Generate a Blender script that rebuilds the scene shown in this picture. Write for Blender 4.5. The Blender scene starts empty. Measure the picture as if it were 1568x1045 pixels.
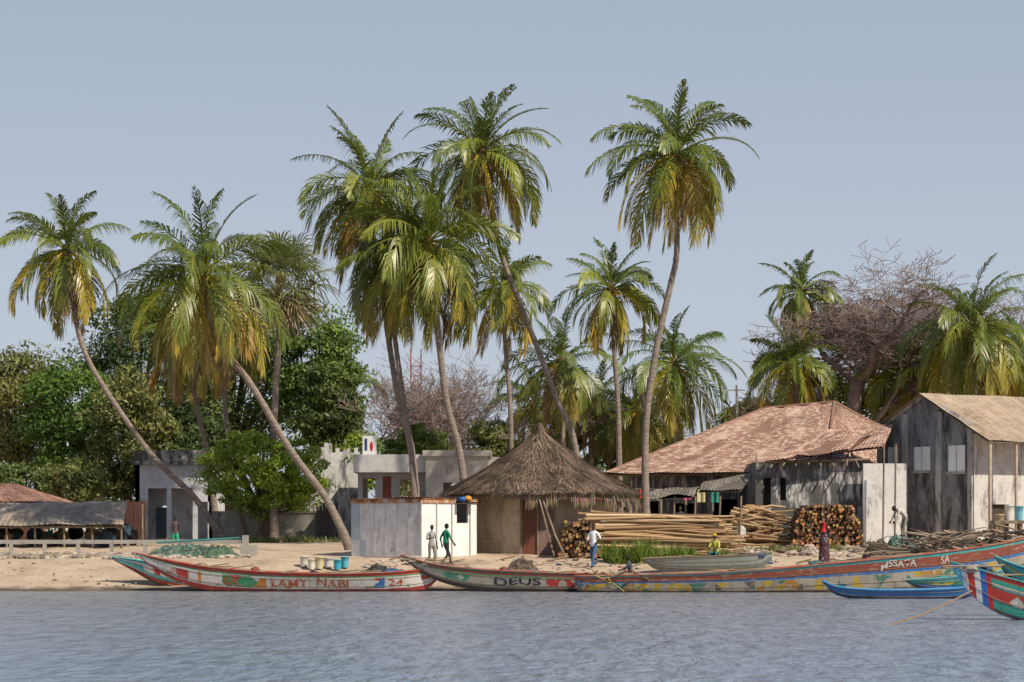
import bpy, math, random
import numpy as np
from mathutils import Vector, Matrix
from mathutils import noise as mn
random.seed(7); RNG=np.random.default_rng(7)
F=3800.0; CAMH=2.5; HV=810.0
def fx(u,d): return (u-784)*d/F
def fz(v,d): return CAMH+(HV-v)*d/F
def gz(x,y):
    ys=[-3000,60,96,99.5,103,106,110,120,135,150,3000]; zs=[-3,-2,-.5,0.0,.55,1.1,1.32,1.72,1.9,2.0,2.0]
    return float(np.interp(y,ys,zs))
# ------------------------------------------------------------ materials
def mixc(nt,fac,a,b,mode='MIX'):
    n=nt.nodes.new('ShaderNodeMix'); n.data_type='RGBA'; n.blend_type=mode
    for s,v in ((0,fac),(6,a),(7,b)):
        if hasattr(v,'is_output'): nt.links.new(v,n.inputs[s])
        elif s==0: n.inputs[0].default_value=v
        else: n.inputs[s].default_value=(*v[:3],1)
    return n.outputs[2]
def ramp(nt,fac,stops,const=False):
    n=nt.nodes.new('ShaderNodeValToRGB'); cr=n.color_ramp
    if const: cr.interpolation='CONSTANT'
    while len(cr.elements)<len(stops): cr.elements.new(.5)
    for e,(p,c) in zip(cr.elements,stops):
        e.position=p; e.color=(*c,1) if hasattr(c,'__len__') else (c,c,c,1)
    nt.links.new(fac,n.inputs[0]); return n.outputs[0]
def coords(nt,kind='Object',scale=(1,1,1),loc=(0,0,0)):
    t=nt.nodes.new('ShaderNodeTexCoord'); m=nt.nodes.new('ShaderNodeMapping')
    m.inputs['Scale'].default_value=scale; m.inputs['Location'].default_value=loc
    nt.links.new(t.outputs[kind],m.inputs[0]); return m.outputs[0]
def noise(nt,vec,scale=1,detail=5,rough=.6,dist=0):
    n=nt.nodes.new('ShaderNodeTexNoise'); n.inputs['Scale'].default_value=scale
    n.inputs['Detail'].default_value=detail; n.inputs['Roughness'].default_value=rough
    n.inputs['Distortion'].default_value=dist
    nt.links.new(vec,n.inputs['Vector']); return n.outputs[0]
def math_(nt,op,a,b=0.0):
    n=nt.nodes.new('ShaderNodeMath'); n.operation=op
    for i,v in enumerate((a,b)):
        if hasattr(v,'is_output'): nt.links.new(v,n.inputs[i])
        else: n.inputs[i].default_value=v
    return n.outputs[0]
def base(name,rough=.8,spec=.3):
    m=bpy.data.materials.new(name); m.use_nodes=True; nt=m.node_tree
    b=nt.nodes['Principled BSDF']; b.inputs['Roughness'].default_value=rough
    b.inputs['Specular IOR Level'].default_value=spec
    return m,nt,b
def bump(nt,b,h,strength=.4,dist=.05):
    n=nt.nodes.new('ShaderNodeBump'); n.inputs['Strength'].default_value=strength
    n.inputs['Distance'].default_value=dist; nt.links.new(h,n.inputs['Height']); nt.links.new(n.outputs[0],b.inputs['Normal'])
def mnoise(name,stops,scale=2,stretch=(1,1,1),rough=.85,bs=.3,bd=.03,detail=5,spec=.25):
    m,nt,b=base(name,rough,spec); v=coords(nt,'Object',stretch)
    n=noise(nt,v,scale,detail); nt.links.new(ramp(nt,n,stops),b.inputs['Base Color'])
    if bs: bump(nt,b,noise(nt,v,scale*4,3),bs,bd)
    return m
def mcol(name,c,rough=.7,var=.25,scale=6):
    a=tuple(x*(1-var) for x in c); d=tuple(min(1,x*(1+var)) for x in c)
    return mnoise(name,[(.3,a),(.7,d)],scale,rough=rough,bs=.15)
def mwall(name,c,stain=(.05,.045,.04),amt=.5,sc=1.0,c2=None,rough=.9):
    m,nt,b=base(name,rough,.15)
    v=coords(nt,'Object',(1,1,.28)); v2=coords(nt,'Object')
    c2=c2 or tuple(x*.78 for x in c)
    col=ramp(nt,noise(nt,v2,1.3*sc,6,.7),[(.35,c2),(.62,c)])
    lo=.72-.35*amt
    st=ramp(nt,noise(nt,v,1.6*sc,6,.72,.4),[(lo,0.0),(lo+.12,1.0)])
    col=mixc(nt,math_(nt,'MULTIPLY',st,.85),col,stain)
    sp=ramp(nt,noise(nt,v2,6*sc,5,.7),[(.58,0.0),(.66,1.0)])
    col=mixc(nt,math_(nt,'MULTIPLY',sp,.45*min(1,amt*1.6)),col,stain)
    nt.links.new(col,b.inputs['Base Color']); bump(nt,b,noise(nt,v2,9,5,.7),.35,.03); return m
def mroof(name,cols,patch=.5):
    m,nt,b=base(name,.75,.25)
    v=coords(nt,'UV'); o=coords(nt,'Object')
    br=nt.nodes.new('ShaderNodeTexBrick'); nt.links.new(v,br.inputs['Vector'])
    br.inputs['Scale'].default_value=1; br.inputs['Brick Width'].default_value=.85; br.inputs['Row Height'].default_value=1.9
    br.inputs['Mortar Size'].default_value=.014; br.inputs['Color1'].default_value=(0,0,0,1); br.inputs['Color2'].default_value=(1,1,1,1)
    br.inputs['Mortar'].default_value=(.1,.1,.1,1)
    n=noise(nt,o,.6,7,.75,.5)
    s=math_(nt,'ADD',math_(nt,'MULTIPLY',n,1.0-.28*patch),math_(nt,'MULTIPLY',br.outputs[0],.28*patch))
    col=ramp(nt,s,[(.25,cols[0]),(.45,cols[1]),(.58,cols[2]),(.75,cols[3])])
    vv=coords(nt,'UV',(7,.5,1)); st=ramp(nt,noise(nt,vv,1.0,4),[(.40,(1,1,1)),(.75,(.5,.46,.44))])
    col=mixc(nt,1.0,col,st,'MULTIPLY')
    fl=ramp(nt,noise(nt,coords(nt,'UV',(1.0,2.2,1)),1.9,3,.55),[(.53,0.0),(.57,1.0)])
    col=mixc(nt,math_(nt,'MULTIPLY',fl,.75*patch),col,cols[3])
    nt.links.new(col,b.inputs['Base Color']); return m
def mattr(name,rough=.5,trans=.35,spec=.4,gain=1.0):
    m=bpy.data.materials.new(name); m.use_nodes=True; nt=m.node_tree; b=nt.nodes['Principled BSDF']
    out=nt.nodes['Material Output']
    a=nt.nodes.new('ShaderNodeAttribute'); a.attribute_name='Col'
    b.inputs['Roughness'].default_value=rough; b.inputs['Specular IOR Level'].default_value=spec
    nt.links.new(a.outputs[0],b.inputs['Base Color'])
    if trans>0:
        t=nt.nodes.new('ShaderNodeBsdfTranslucent'); nt.links.new(mixc(nt,.35,a.outputs[0],(.42,.45,.04)),t.inputs[0])
        mx=nt.nodes.new('ShaderNodeMixShader'); mx.inputs[0].default_value=trans
        nt.links.new(b.outputs[0],mx.inputs[1]); nt.links.new(t.outputs[0],mx.inputs[2]); nt.links.new(mx.outputs[0],out.inputs[0])
    return m
# ------------------------------------------------------------ mesh builder
class MB:
    def __init__(s): s.v=[];s.f=[];s.m=[];s.c=[];s.uv={}
    def add(s,vs,fs,mat=0,col=(1,1,1)):
        o=len(s.v); s.v.extend([tuple(p) for p in vs]); s.c.extend([col]*len(vs))
        for f in fs: s.f.append([i+o for i in f]); s.m.append(mat)
        return o
    def box(s,x0,x1,y0,y1,z0,z1,mat=0,col=(1,1,1)):
        s.add([(x0,y0,z0),(x1,y0,z0),(x1,y1,z0),(x0,y1,z0),(x0,y0,z1),(x1,y0,z1),(x1,y1,z1),(x0,y1,z1)],
          [(0,3,2,1),(4,5,6,7),(0,1,5,4),(1,2,6,5),(2,3,7,6),(3,0,4,7)],mat,col)
    def obox(s,p0,p1,th,z0,z1,mat=0,off=0.0,col=(1,1,1)):
        d=Vector((p1[0]-p0[0],p1[1]-p0[1],0)); d.normalize(); n=Vector((-d.y,d.x,0))
        a=Vector((p0[0],p0[1],0))+n*off; b=Vector((p1[0],p1[1],0))+n*off; c=b+n*th; e=a+n*th
        vs=[(q.x,q.y,z) for z in (z0,z1) for q in (a,b,c,e)]
        s.add(vs,[(0,3,2,1),(4,5,6,7),(0,1,5,4),(1,2,6,5),(2,3,7,6),(3,0,4,7)],mat,col)
    def wall(s,p0,p1,th,z0,z1,ops=(),mat=0):
        L=math.dist(p0,p1); dx=(p1[0]-p0[0])/L; dy=(p1[1]-p0[1])/L
        us=sorted({0,L,*[o[0] for o in ops],*[o[1] for o in ops]}); zs=sorted({z0,z1,*[o[2] for o in ops],*[o[3] for o in ops]})
        for a,b in zip(us,us[1:]):
            for c,d in zip(zs,zs[1:]):
                um=(a+b)/2; zm=(c+d)/2
                if any(o[0]<um<o[1] and o[2]<zm<o[3] for o in ops): continue
                s.obox((p0[0]+dx*a,p0[1]+dy*a),(p0[0]+dx*b,p0[1]+dy*b),th,c,d,mat)
    def tube(s,pts,rad,n=6,mat=0,col=(1,1,1),caps=True,capmat=None,capcol=None):
        P=[Vector(p) for p in pts]; vs=[]
        if not hasattr(rad,'__len__'): rad=[rad]*len(P)
        for i,p in enumerate(P):
            t=(P[min(i+1,len(P)-1)]-P[max(i-1,0)]).normalized()
            a=Vector((0,0,1)) if abs(t.z)<.9 else Vector((1,0,0))
            x=t.cross(a).normalized(); y=t.cross(x)
            for k in range(n):
                an=2*math.pi*k/n; vs.append(p+(x*math.cos(an)+y*math.sin(an))*rad[i])
        fs=[(i*n+k,i*n+(k+1)%n,(i+1)*n+(k+1)%n,(i+1)*n+k) for i in range(len(P)-1) for k in range(n)]
        s.add(vs,fs,mat,col)
        if caps:
            cm=mat if capmat is None else capmat; cc=capcol or col
            s.add(vs[:n],[tuple(range(n))[::-1]],cm,cc); s.add(vs[-n:],[tuple(range(n))],cm,cc)
    def ell(s,c,r,nu=12,nv=8,mat=0,col=(1,1,1),M=None,jit=0):
        vs=[];fs=[]
        for j in range(nv+1):
            ph=math.pi*j/nv
            for i in range(nu):
                th=2*math.pi*i/nu; k=1+random.uniform(-jit,jit)
                p=Vector((math.sin(ph)*math.cos(th)*r[0]*k,math.sin(ph)*math.sin(th)*r[1]*k,math.cos(ph)*r[2]*k))
                if M: p=M@p
                vs.append(p+Vector(c))
        for j in range(nv):
            for i in range(nu): fs.append((j*nu+i,(j+1)*nu+i,(j+1)*nu+(i+1)%nu,j*nu+(i+1)%nu))
        s.add(vs,fs,mat,col)
    def grid(s,fn,nu,nv,mat=0,col=(1,1,1),uvfn=None):
        o=len(s.v); vs=[fn(i/nu,j/nv) for j in range(nv+1) for i in range(nu+1)]
        fs=[(j*(nu+1)+i,j*(nu+1)+i+1,(j+1)*(nu+1)+i+1,(j+1)*(nu+1)+i) for j in range(nv) for i in range(nu)]
        s.add(vs,fs,mat,col)
        if uvfn:
            for j in range(nv+1):
                for i in range(nu+1): s.uv[o+j*(nu+1)+i]=uvfn(i/nu,j/nv)
    def build(s,name,mats,parent=None,smooth=False,cols=None):
        me=bpy.data.meshes.new(name); me.from_pydata([tuple(v) for v in s.v],[],s.f)
        for m in mats: me.materials.append(m)
        me.polygons.foreach_set('material_index',s.m)
        if smooth: me.polygons.foreach_set('use_smooth',[True]*len(s.f))
        ca=me.color_attributes.new('Col','FLOAT_COLOR','POINT')
        ca.data.foreach_set('color',np.array([(*c[:3],1) for c in s.c],dtype=np.float32).ravel())
        if s.uv:
            uv=me.uv_layers.new(name='UVMap'); li=np.zeros(len(me.loops),dtype=np.int32); me.loops.foreach_get('vertex_index',li)
            arr=np.array([s.uv.get(int(i),(0,0)) for i in li],dtype=np.float32); uv.data.foreach_set('uv',arr.ravel())
        me.update(); ob=bpy.data.objects.new(name,me); bpy.context.scene.collection.objects.link(ob)
        if parent: ob.parent=parent
        return ob
def group(name):
    e=bpy.data.objects.new(name,None); e.empty_display_size=.2; bpy.context.scene.collection.objects.link(e); return e
def npmesh(name,V,Fq,C,mats,parent=None):
    me=bpy.data.meshes.new(name); me.vertices.add(len(V)); me.vertices.foreach_set('co',V.astype(np.float32).ravel())
    n=len(Fq); me.loops.add(n*4); me.loops.foreach_set('vertex_index',Fq.astype(np.int32).ravel())
    me.polygons.add(n); me.polygons.foreach_set('loop_start',np.arange(n,dtype=np.int32)*4)
    me.update(calc_edges=True)
    ca=me.color_attributes.new('Col','FLOAT_COLOR','POINT')
    C4=np.concatenate([C,np.ones((len(C),1))],1); ca.data.foreach_set('color',C4.astype(np.float32).ravel())
    for m in mats: me.materials.append(m)
    ob=bpy.data.objects.new(name,me); bpy.context.scene.collection.objects.link(ob)
    if parent: ob.parent=parent
    return ob
def catmull(pts,n=6):
    P=[Vector(p) for p in pts]; P=[P[0]*2-P[1]]+P+[P[-1]*2-P[-2]]; out=[]
    for i in range(1,len(P)-2):
        for k in range(n):
            t=k/n; a,b,c,d=P[i-1:i+3]
            out.append(.5*((2*b)+(c-a)*t+(2*a-5*b+4*c-d)*t*t+(3*b-a-3*c+d)*t**3))
    out.append(P[-2]); return out
# ------------------------------------------------------------ shared materials
M_leafp=mattr('palm_leaf',.38,.22,.5)
M_leaf=mattr('broad_leaf',.5,.22,.35)
M_attr=mattr('varied_dry',.85,0,.2)
M_trunk=mnoise('palm_bark',[(.3,(.16,.13,.11)),(.55,(.30,.24,.195)),(.75,(.42,.36,.30))],3,(1,1,5),bs=.8,bd=.05)
M_bark=mnoise('bark',[(.3,(.07,.05,.04)),(.7,(.18,.14,.11))],3,(1,1,.5))
M_bare=mnoise('bare_bark',[(.3,(.19,.14,.125)),(.7,(.37,.29,.26))],2,bs=0)
M_wood=mnoise('weathered_wood',[(.3,(.12,.09,.06)),(.7,(.32,.25,.18))],4,(1,1,.5))
M_dark=mcol('dark_interior',(.02,.018,.016),.9)
M_conc=mwall('grey_concrete',(.38,.36,.32),(.08,.075,.07),.5)
M_ware=mwall('warehouse_render',(.27,.27,.28),(.04,.039,.041),.72,.8,c2=(.17,.17,.18))
M_stained=mwall('moulded_wall',(.46,.45,.42),(.035,.032,.03),.95,1.1)
M_rust=mroof('rusted_sheet',[(.20,.11,.08),(.31,.18,.13),(.38,.23,.17),(.56,.43,.35)],1)
M_rust2=mroof('rusted_sheet_dark',[(.09,.045,.035),(.22,.11,.08),(.31,.17,.125),(.40,.26,.20)],.8)
M_tan=mroof('weathered_sheet',[(.28,.20,.14),(.40,.31,.22),(.47,.37,.26),(.55,.45,.34)],.4)
M_net=mnoise('fishing_net',[(.35,(.03,.07,.065)),(.5,(.12,.24,.20)),(.65,(.32,.30,.22))],7,bs=1,bd=.1)
# ------------------------------------------------------------ camera / world
sc=bpy.context.scene
cam=bpy.data.cameras.new('camera'); co=bpy.data.objects.new('camera',cam); sc.collection.objects.link(co); sc.camera=co
co.location=(0,0,CAMH); co.rotation_euler=(math.radians(90),0,0)
cam.sensor_width=36; cam.lens=F/1568*36; cam.shift_y=(HV-522.5)/1568; cam.clip_end=8000; cam.clip_start=1
SUN_EL=math.radians(46); SUN_AZ=math.radians(130)
w=bpy.data.worlds.new('World'); sc.world=w; w.use_nodes=True; nt=w.node_tree
sky=nt.nodes.new('ShaderNodeTexSky'); sky.sky_type='NISHITA'; sky.sun_disc=False; sky.sun_elevation=SUN_EL; sky.sun_rotation=SUN_AZ
sky.air_density=1.0; sky.dust_density=2.0; sky.ozone_density=2.0
tc=nt.nodes.new('ShaderNodeTexCoord'); sx=nt.nodes.new('ShaderNodeSeparateXYZ'); nt.links.new(tc.outputs['Generated'],sx.inputs[0])
hz=ramp(nt,sx.outputs[2],[(0.0,(3.95,4.35,4.85)),(.10,(3.35,3.75,4.45)),(.22,(2.70,3.05,3.80)),(.5,(1.6,1.95,2.8)),(1.0,(.8,1.1,1.9))])
hf=ramp(nt,sx.outputs[2],[(0.0,.92),(.3,.85),(.8,.65)])
bg=nt.nodes['Background']; bg.inputs[1].default_value=.145
nt.links.new(mixc(nt,hf,sky.outputs[0],hz),bg.inputs[0])
sl=bpy.data.lights.new('sun','SUN'); sl.energy=5.0; sl.angle=math.radians(.6); sl.color=(1,.89,.73)
so=bpy.data.objects.new('sun',sl); sc.collection.objects.link(so)
sd=Vector((math.sin(SUN_AZ)*math.cos(SUN_EL),math.cos(SUN_AZ)*math.cos(SUN_EL),math.sin(SUN_EL)))
so.rotation_euler=sd.to_track_quat('Z','Y').to_euler()
sc.view_settings.view_transform='Standard'; sc.view_settings.look='None'; sc.view_settings.exposure=0
# ------------------------------------------------------------ ground & water
def ground():
    mb=MB(); xs=[-3000,-600,-120,-60]+list(np.arange(-40,40.1,.5))+[60,120,600,3000]
    ys=[-3000,-300,0,60,90,94]+list(np.arange(96,116,.35))+list(np.arange(116,160,1.5))+[170,200,300,600,1500,3000]
    vs=[]
    for y in ys:
        for x in xs:
            z=gz(x,y)
            if 94<y<170 and abs(x)<60: z+=.10*mn.noise(Vector((x*.35,y*.35,0)))+.05*mn.noise(Vector((x*1.4,y*1.4,3)))
            vs.append((x,y,z))
    nx=len(xs); fs=[(j*nx+i,j*nx+i+1,(j+1)*nx+i+1,(j+1)*nx+i) for j in range(len(ys)-1) for i in range(nx-1)]
    mb.add(vs,fs)
    m,nt,b=base('beach_sand',.9,.15); v=coords(nt,'Object')
    col=ramp(nt,noise(nt,v,.5,6,.7),[(.35,(.37,.28,.20)),(.5,(.48,.375,.27)),(.7,(.56,.45,.335))])
    sp=ramp(nt,noise(nt,v,5,5,.7),[(.58,0.0),(.68,1.0)]); col=mixc(nt,math_(nt,'MULTIPLY',sp,.6),col,(.16,.12,.08))
    sx=nt.nodes.new('ShaderNodeSeparateXYZ'); nt.links.new(v,sx.inputs[0])
    wet=ramp(nt,math_(nt,'ADD',sx.outputs[2],math_(nt,'MULTIPLY',noise(nt,v,1,4),.3)),[(.20,1.0),(.36,0.0)])
    col=mixc(nt,wet,col,(.12,.095,.07)); nt.links.new(col,b.inputs['Base Color']); bump(nt,b,noise(nt,v,6,6,.7),.7,.1)
    mb.build('ground',[m],smooth=True)
    wb=MB(); wb.add([(-3000,-3000,0),(3000,-3000,0),(3000,101,0),(-3000,101,0)],[(0,1,2,3)])
    m,nt,b=base('water',.24,.5); b.inputs['IOR'].default_value=1.33
    n1=noise(nt,coords(nt,'Object',(1,.45,1)),1.1,3,.6,.6); n2=noise(nt,coords(nt,'Object',(1,.3,1)),3.6,3,.6,.4)
    n3=noise(nt,coords(nt,'Object',(1,.35,1)),.10,4,.6); n4=noise(nt,coords(nt,'Object',(1,.22,1)),2.3,3,.65,.3)
    h=math_(nt,'ADD',math_(nt,'MULTIPLY',n1,1.0),math_(nt,'MULTIPLY',n2,.55))
    bump(nt,b,h,1.0,.27)
    sy=nt.nodes.new('ShaderNodeSeparateXYZ'); nt.links.new(coords(nt,'Object'),sy.inputs[0])
    dep=nt.nodes.new('ShaderNodeMapRange'); dep.inputs[1].default_value=45; dep.inputs[2].default_value=95; nt.links.new(sy.outputs[1],dep.inputs[0])
    cb=mixc(nt,dep.outputs[0],(.19,.255,.34),(.215,.215,.235))
    c1=mixc(nt,ramp(nt,n3,[(.35,0.0),(.65,.4)]),cb,(.29,.33,.39))
    c2=mixc(nt,ramp(nt,n4,[(.46,0.0),(.66,.62)]),c1,(.075,.10,.14))  # dark side of ripples painted into the base colour, on top of the bump
    nt.links.new(c2,b.inputs['Base Color'])
    wb.build('water',[m])
ground()
# ------------------------------------------------------------ palms
def palm(name,d,pts,L=4.4,n=34,seed=0,dry=.3,r=.16,fan=False,tint=(1,1,1),yd=0,nl=44):
    rnd=random.Random(seed); e=group(name); L=L*.97; n=int(n*1.08)
    P=[Vector((fx(u,d),d+yd*(i/(len(pts)-1)),fz(v,d))) for i,(u,v) in enumerate(pts)]
    P[0].z=gz(P[0].x,P[0].y)-.15
    P=catmull(P,8); N=len(P); mb=MB()
    rad=[r*(1.0-.3*i/N)+(.13*math.exp(-i/2.5)) + (.012 if i%2 else 0) for i in range(N)]
    mb.tube(P,rad,9); mb.build('trunk',[M_trunk],e,True)
    top=P[-1]
    cb=MB(); cb.ell(top+Vector((0,0,.05)),(.26,.26,.45),8,6,col=(.16,.10,.05),jit=.15)
    if not fan:
        for k in range(rnd.randint(5,11)):
            a=rnd.random()*6.28; rr=rnd.uniform(.2,.42); z=rnd.uniform(-.55,-.05)
            cb.ell(top+Vector((math.cos(a)*rr,math.sin(a)*rr,z)),(.12,.12,.15),7,5,col=rnd.choice([(.36,.24,.05),(.15,.2,.03),(.5,.27,.05)]))
        for k in range(6):
            a=rnd.random()*6.28; q=[top+Vector((0,0,.1))]+[top+Vector((math.cos(a)*s,math.sin(a)*s,.35*s-.9*s*s)) for s in (.4,.8,1.1)]
            cb.tube(q,[.05,.04,.03,.01],4,col=(.55,.30,.06))
    cb.build('crown_heart',[M_attr],e,True)
    V=[];Fc=[];C=[]
    def strip(b0,mid,tip,wv,col):
        o=len(V); V.extend([b0-wv*.6,b0+wv*.6,mid+wv,mid-wv,tip+wv*.15,tip-wv*.15]); C.extend([col]*6)
        Fc.append((o,o+1,o+2,o+3)); Fc.append((o+3,o+2,o+4,o+5))
    def jit(c,a=.18):
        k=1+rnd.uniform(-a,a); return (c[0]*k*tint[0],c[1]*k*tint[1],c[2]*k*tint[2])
    wx=rnd.uniform(-.15,.15)
    for i in range(n):
        q=(i+.5)/n; az=i*2.39996+rnd.uniform(-.45,.45)
        Ls=L*(.76+.24*math.sin(math.pi*min(1,q*.62+.08)))*rnd.uniform(.82,1.10)
        e0=math.radians(87-150*q**.80+rnd.uniform(-12,12)); k=math.radians(26+76*math.sin(math.pi*min(1,q*.90+.05))+rnd.uniform(-18,26))
        g0=Vector((.065,.105,.018)); g1=Vector((.185,.22,.03)); yl=Vector((.50,.38,.05)); br=Vector((.36,.19,.06))
        if q<.3: bc=g0.lerp(g1,q/.3*.6)
        elif q<.65: bc=g0.lerp(g1,rnd.uniform(.1,1.3))
        else: bc=g0.lerp(g1,rnd.uniform(.5,1.2)).lerp(yl,rnd.random()*min(1,dry*1.8))
        if q>.82 and rnd.random()<dry*1.0: bc=yl.lerp(br,rnd.random())
        dead=q>.94 and rnd.random()<.75
        if dead: bc=Vector((.22,.14,.09)); e0=math.radians(-60)
        if fan:
            h=Vector((math.cos(az),math.sin(az),0)); pl=1.1*rnd.uniform(.8,1.2)*L/3.2
            e0=math.radians(80-150*q); dr=h*math.cos(e0)+Vector((0,0,math.sin(e0)))
            hub=top+dr*pl; S=dr.cross(Vector((0,0,1))).normalized()
            if S.length<.1: S=Vector((1,0,0))
            U=S.cross(dr).normalized()
            strip(top,top+dr*pl*.5,hub,S*.03,jit((.25,.25,.08)))
            for t in range(26):
                an=math.radians(-135+270*t/25); dd=(dr*math.cos(an)+(S*math.cos(.4)+U*math.sin(.4)*(1 if rnd.random()<.5 else -.3))*math.sin(an)).normalized()
                l=L*.36*rnd.uniform(.8,1.1); tip=hub+dd*l+Vector((0,0,-.28*l)); mid=hub+dd*l*.6
                cc=(.22,.25,.12) if q<.7 else (.30,.25,.13)
                if dead: cc=(.28,.19,.12)
                strip(hub,mid,tip,dr.cross(dd).normalized().cross(dd)*.042 if dr.cross(dd).length>.05 else S*.042,jit(cc,.35))
            continue
        pos=top+Vector((0,0,.15)); ns=14; R=[];T=[]; tw=rnd.uniform(-.5,.5)
        for s in range(ns+1):
            t=s/ns; el=max(e0-k*t**1.45,math.radians(-87)); a2=az+tw*t
            dr=Vector((math.cos(a2)*math.cos(el)+wx*t,math.sin(a2)*math.cos(el),math.sin(el)))
            R.append(pos.copy()); T.append(dr.normalized()); pos=pos+dr*(Ls/ns)
        rc=jit(tuple(bc*1.3+Vector((.12,.10,.015))))
        for s in range(ns):
            wv=T[s].cross(Vector((0,0,1)))
            if wv.length<.05: wv=Vector((-math.sin(az),math.cos(az),0))
            wv=wv.normalized()*(.05*(1-s/ns)+.010); up=wv.cross(T[s]).normalized()*(.04*(1-s/ns)+.008)
            o=len(V); V.extend([R[s]-wv,R[s]+wv,R[s+1]+wv*.9,R[s+1]-wv*.9]); C.extend([rc]*4); Fc.append((o,o+1,o+2,o+3))
            o=len(V); V.extend([R[s]-up,R[s]+up,R[s+1]+up*.9,R[s+1]-up*.9]); C.extend([rc]*4); Fc.append((o,o+1,o+2,o+3))
        roll=rnd.uniform(-1.0,1.0); droop=rnd.uniform(.25,.9)+.3*q; gap=rnd.uniform(.2,.9)
        for j in range(nl):
            t=.15+.85*(j+rnd.random()*.5)/nl; fs=t*ns; s=min(int(fs),ns-1); p=R[s].lerp(R[s+1],fs-s); Tn=T[s]
            S=Tn.cross(Vector((0,0,1)))
            if S.length<.08: S=Vector((-math.sin(az),math.cos(az),0))
            S.normalize(); U=S.cross(Tn).normalized(); S=(S*math.cos(roll)+U*math.sin(roll))
            for sg in (-1,1):
                if rnd.random()<.06 or (abs(t-gap)<.03 and rnd.random()<.6): continue
                an=math.radians(58-36*t+rnd.uniform(-9,9))
                ll=L*.212*(math.sin(math.pi*min(.97,t*.86+.13))**.6)*rnd.uniform(.68,1.14)
                dd=Tn*math.cos(an)+S*sg*math.sin(an)+U*.16
                mid=p+dd*ll*.5+Vector((0,0,-.11*ll*droop)); tip=p+dd*ll*.86+Vector((0,0,-.76*ll*droop))
                wv=(Tn-dd*Tn.dot(dd)*.9).normalized()*.031
                c=bc.copy()
                if q>.55 and t>.75: c=c.lerp(br,.4*rnd.random()*dry*2)
                strip(p,mid,tip,wv,jit(c,.3))
    npmesh('fronds',np.array([tuple(v) for v in V]),np.array(Fc),np.array(C),[M_leafp],e)
    return e
palm('coconut_palm',129,[(345,812),(300,765),(235,700),(170,610),(130,540),(112,470),(102,388)],4.5,36,1,.5)
palm('coconut_palm',114,[(540,836),(500,765),(445,690),(385,590),(340,530),(318,470),(313,425)],5.4,50,2,.45,.17)
palm('fan_palm',130,[(422,832),(417,740),(422,600),(428,500),(430,430)],4.9,44,3,.3,.2,fan=True)
palm('coconut_palm',133,[(377,815),(360,750),(348,660),(340,560),(332,500)],4.4,32,4,.6,.15)
palm('coconut_palm',136,[(335,760),(318,700),(305,640),(292,580),(280,520)],4.0,28,44,.9,.15)
palm('coconut_palm',121,[(642,770),(632,700),(612,620),(598,540),(584,440),(570,350),(566,295)],5.0,42,5,.5)
palm('coconut_palm',118,[(722,770),(705,700),(685,620),(674,540),(668,470),(660,410),(655,375)],5.4,54,6,.3,.17)
palm('coconut_palm',119.5,[(642,770),(630,700),(616,600),(605,520),(600,450),(606,405)],4.5,38,66,.4,.14)
palm('coconut_palm',122,[(900,730),(880,680),(852,610),(822,530),(790,450),(765,380),(748,300),(738,238)],4.8,44,7,.65,.15)
palm('coconut_palm',118,[(990,790),(988,700),(992,620),(1006,530),(1026,440),(1036,390),(1036,310),(1037,240)],4.8,48,8,.65,.17)
palm('coconut_palm',136,[(784,720),(782,640),(776,560),(772,500),(774,445)],4.1,34,9,.55,.13)
palm('coconut_palm',142,[(950,730),(947,640),(942,560),(938,500),(936,448)],4.2,36,10,.35,.15)
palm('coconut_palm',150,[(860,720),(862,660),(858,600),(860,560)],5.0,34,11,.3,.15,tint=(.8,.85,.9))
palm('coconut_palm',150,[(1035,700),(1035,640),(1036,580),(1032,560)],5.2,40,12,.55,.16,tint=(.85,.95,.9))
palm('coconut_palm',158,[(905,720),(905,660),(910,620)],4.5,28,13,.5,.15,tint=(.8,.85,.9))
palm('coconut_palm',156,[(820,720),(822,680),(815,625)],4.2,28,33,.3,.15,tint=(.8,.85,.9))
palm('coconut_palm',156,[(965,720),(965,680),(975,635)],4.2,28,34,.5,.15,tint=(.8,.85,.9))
palm('coconut_palm',152,[(1240,640),(1232,560),(1228,500),(1228,450)],3.6,30,14,.5,.15)
palm('coconut_palm',146,[(1225,640),(1220,610),(1215,560)],3.9,34,15,.8,.15)
palm('coconut_palm',140,[(1490,640),(1492,580),(1492,530),(1490,505)],5.2,48,16,.4,.16)
palm('coconut_palm',148,[(1405,640),(1400,600),(1392,560)],4.6,34,17,.4,.15)
palm('coconut_palm',146,[(1445,640),(1443,610),(1440,575)],4.4,32,37,.4,.15)
palm('coconut_palm',150,[(1580,640),(1578,600),(1575,560)],4.8,36,18,.7,.15)
palm('coconut_palm',155,[(525,700),(520,640),(515,590)],4.2,28,19,.4,.15)
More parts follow.
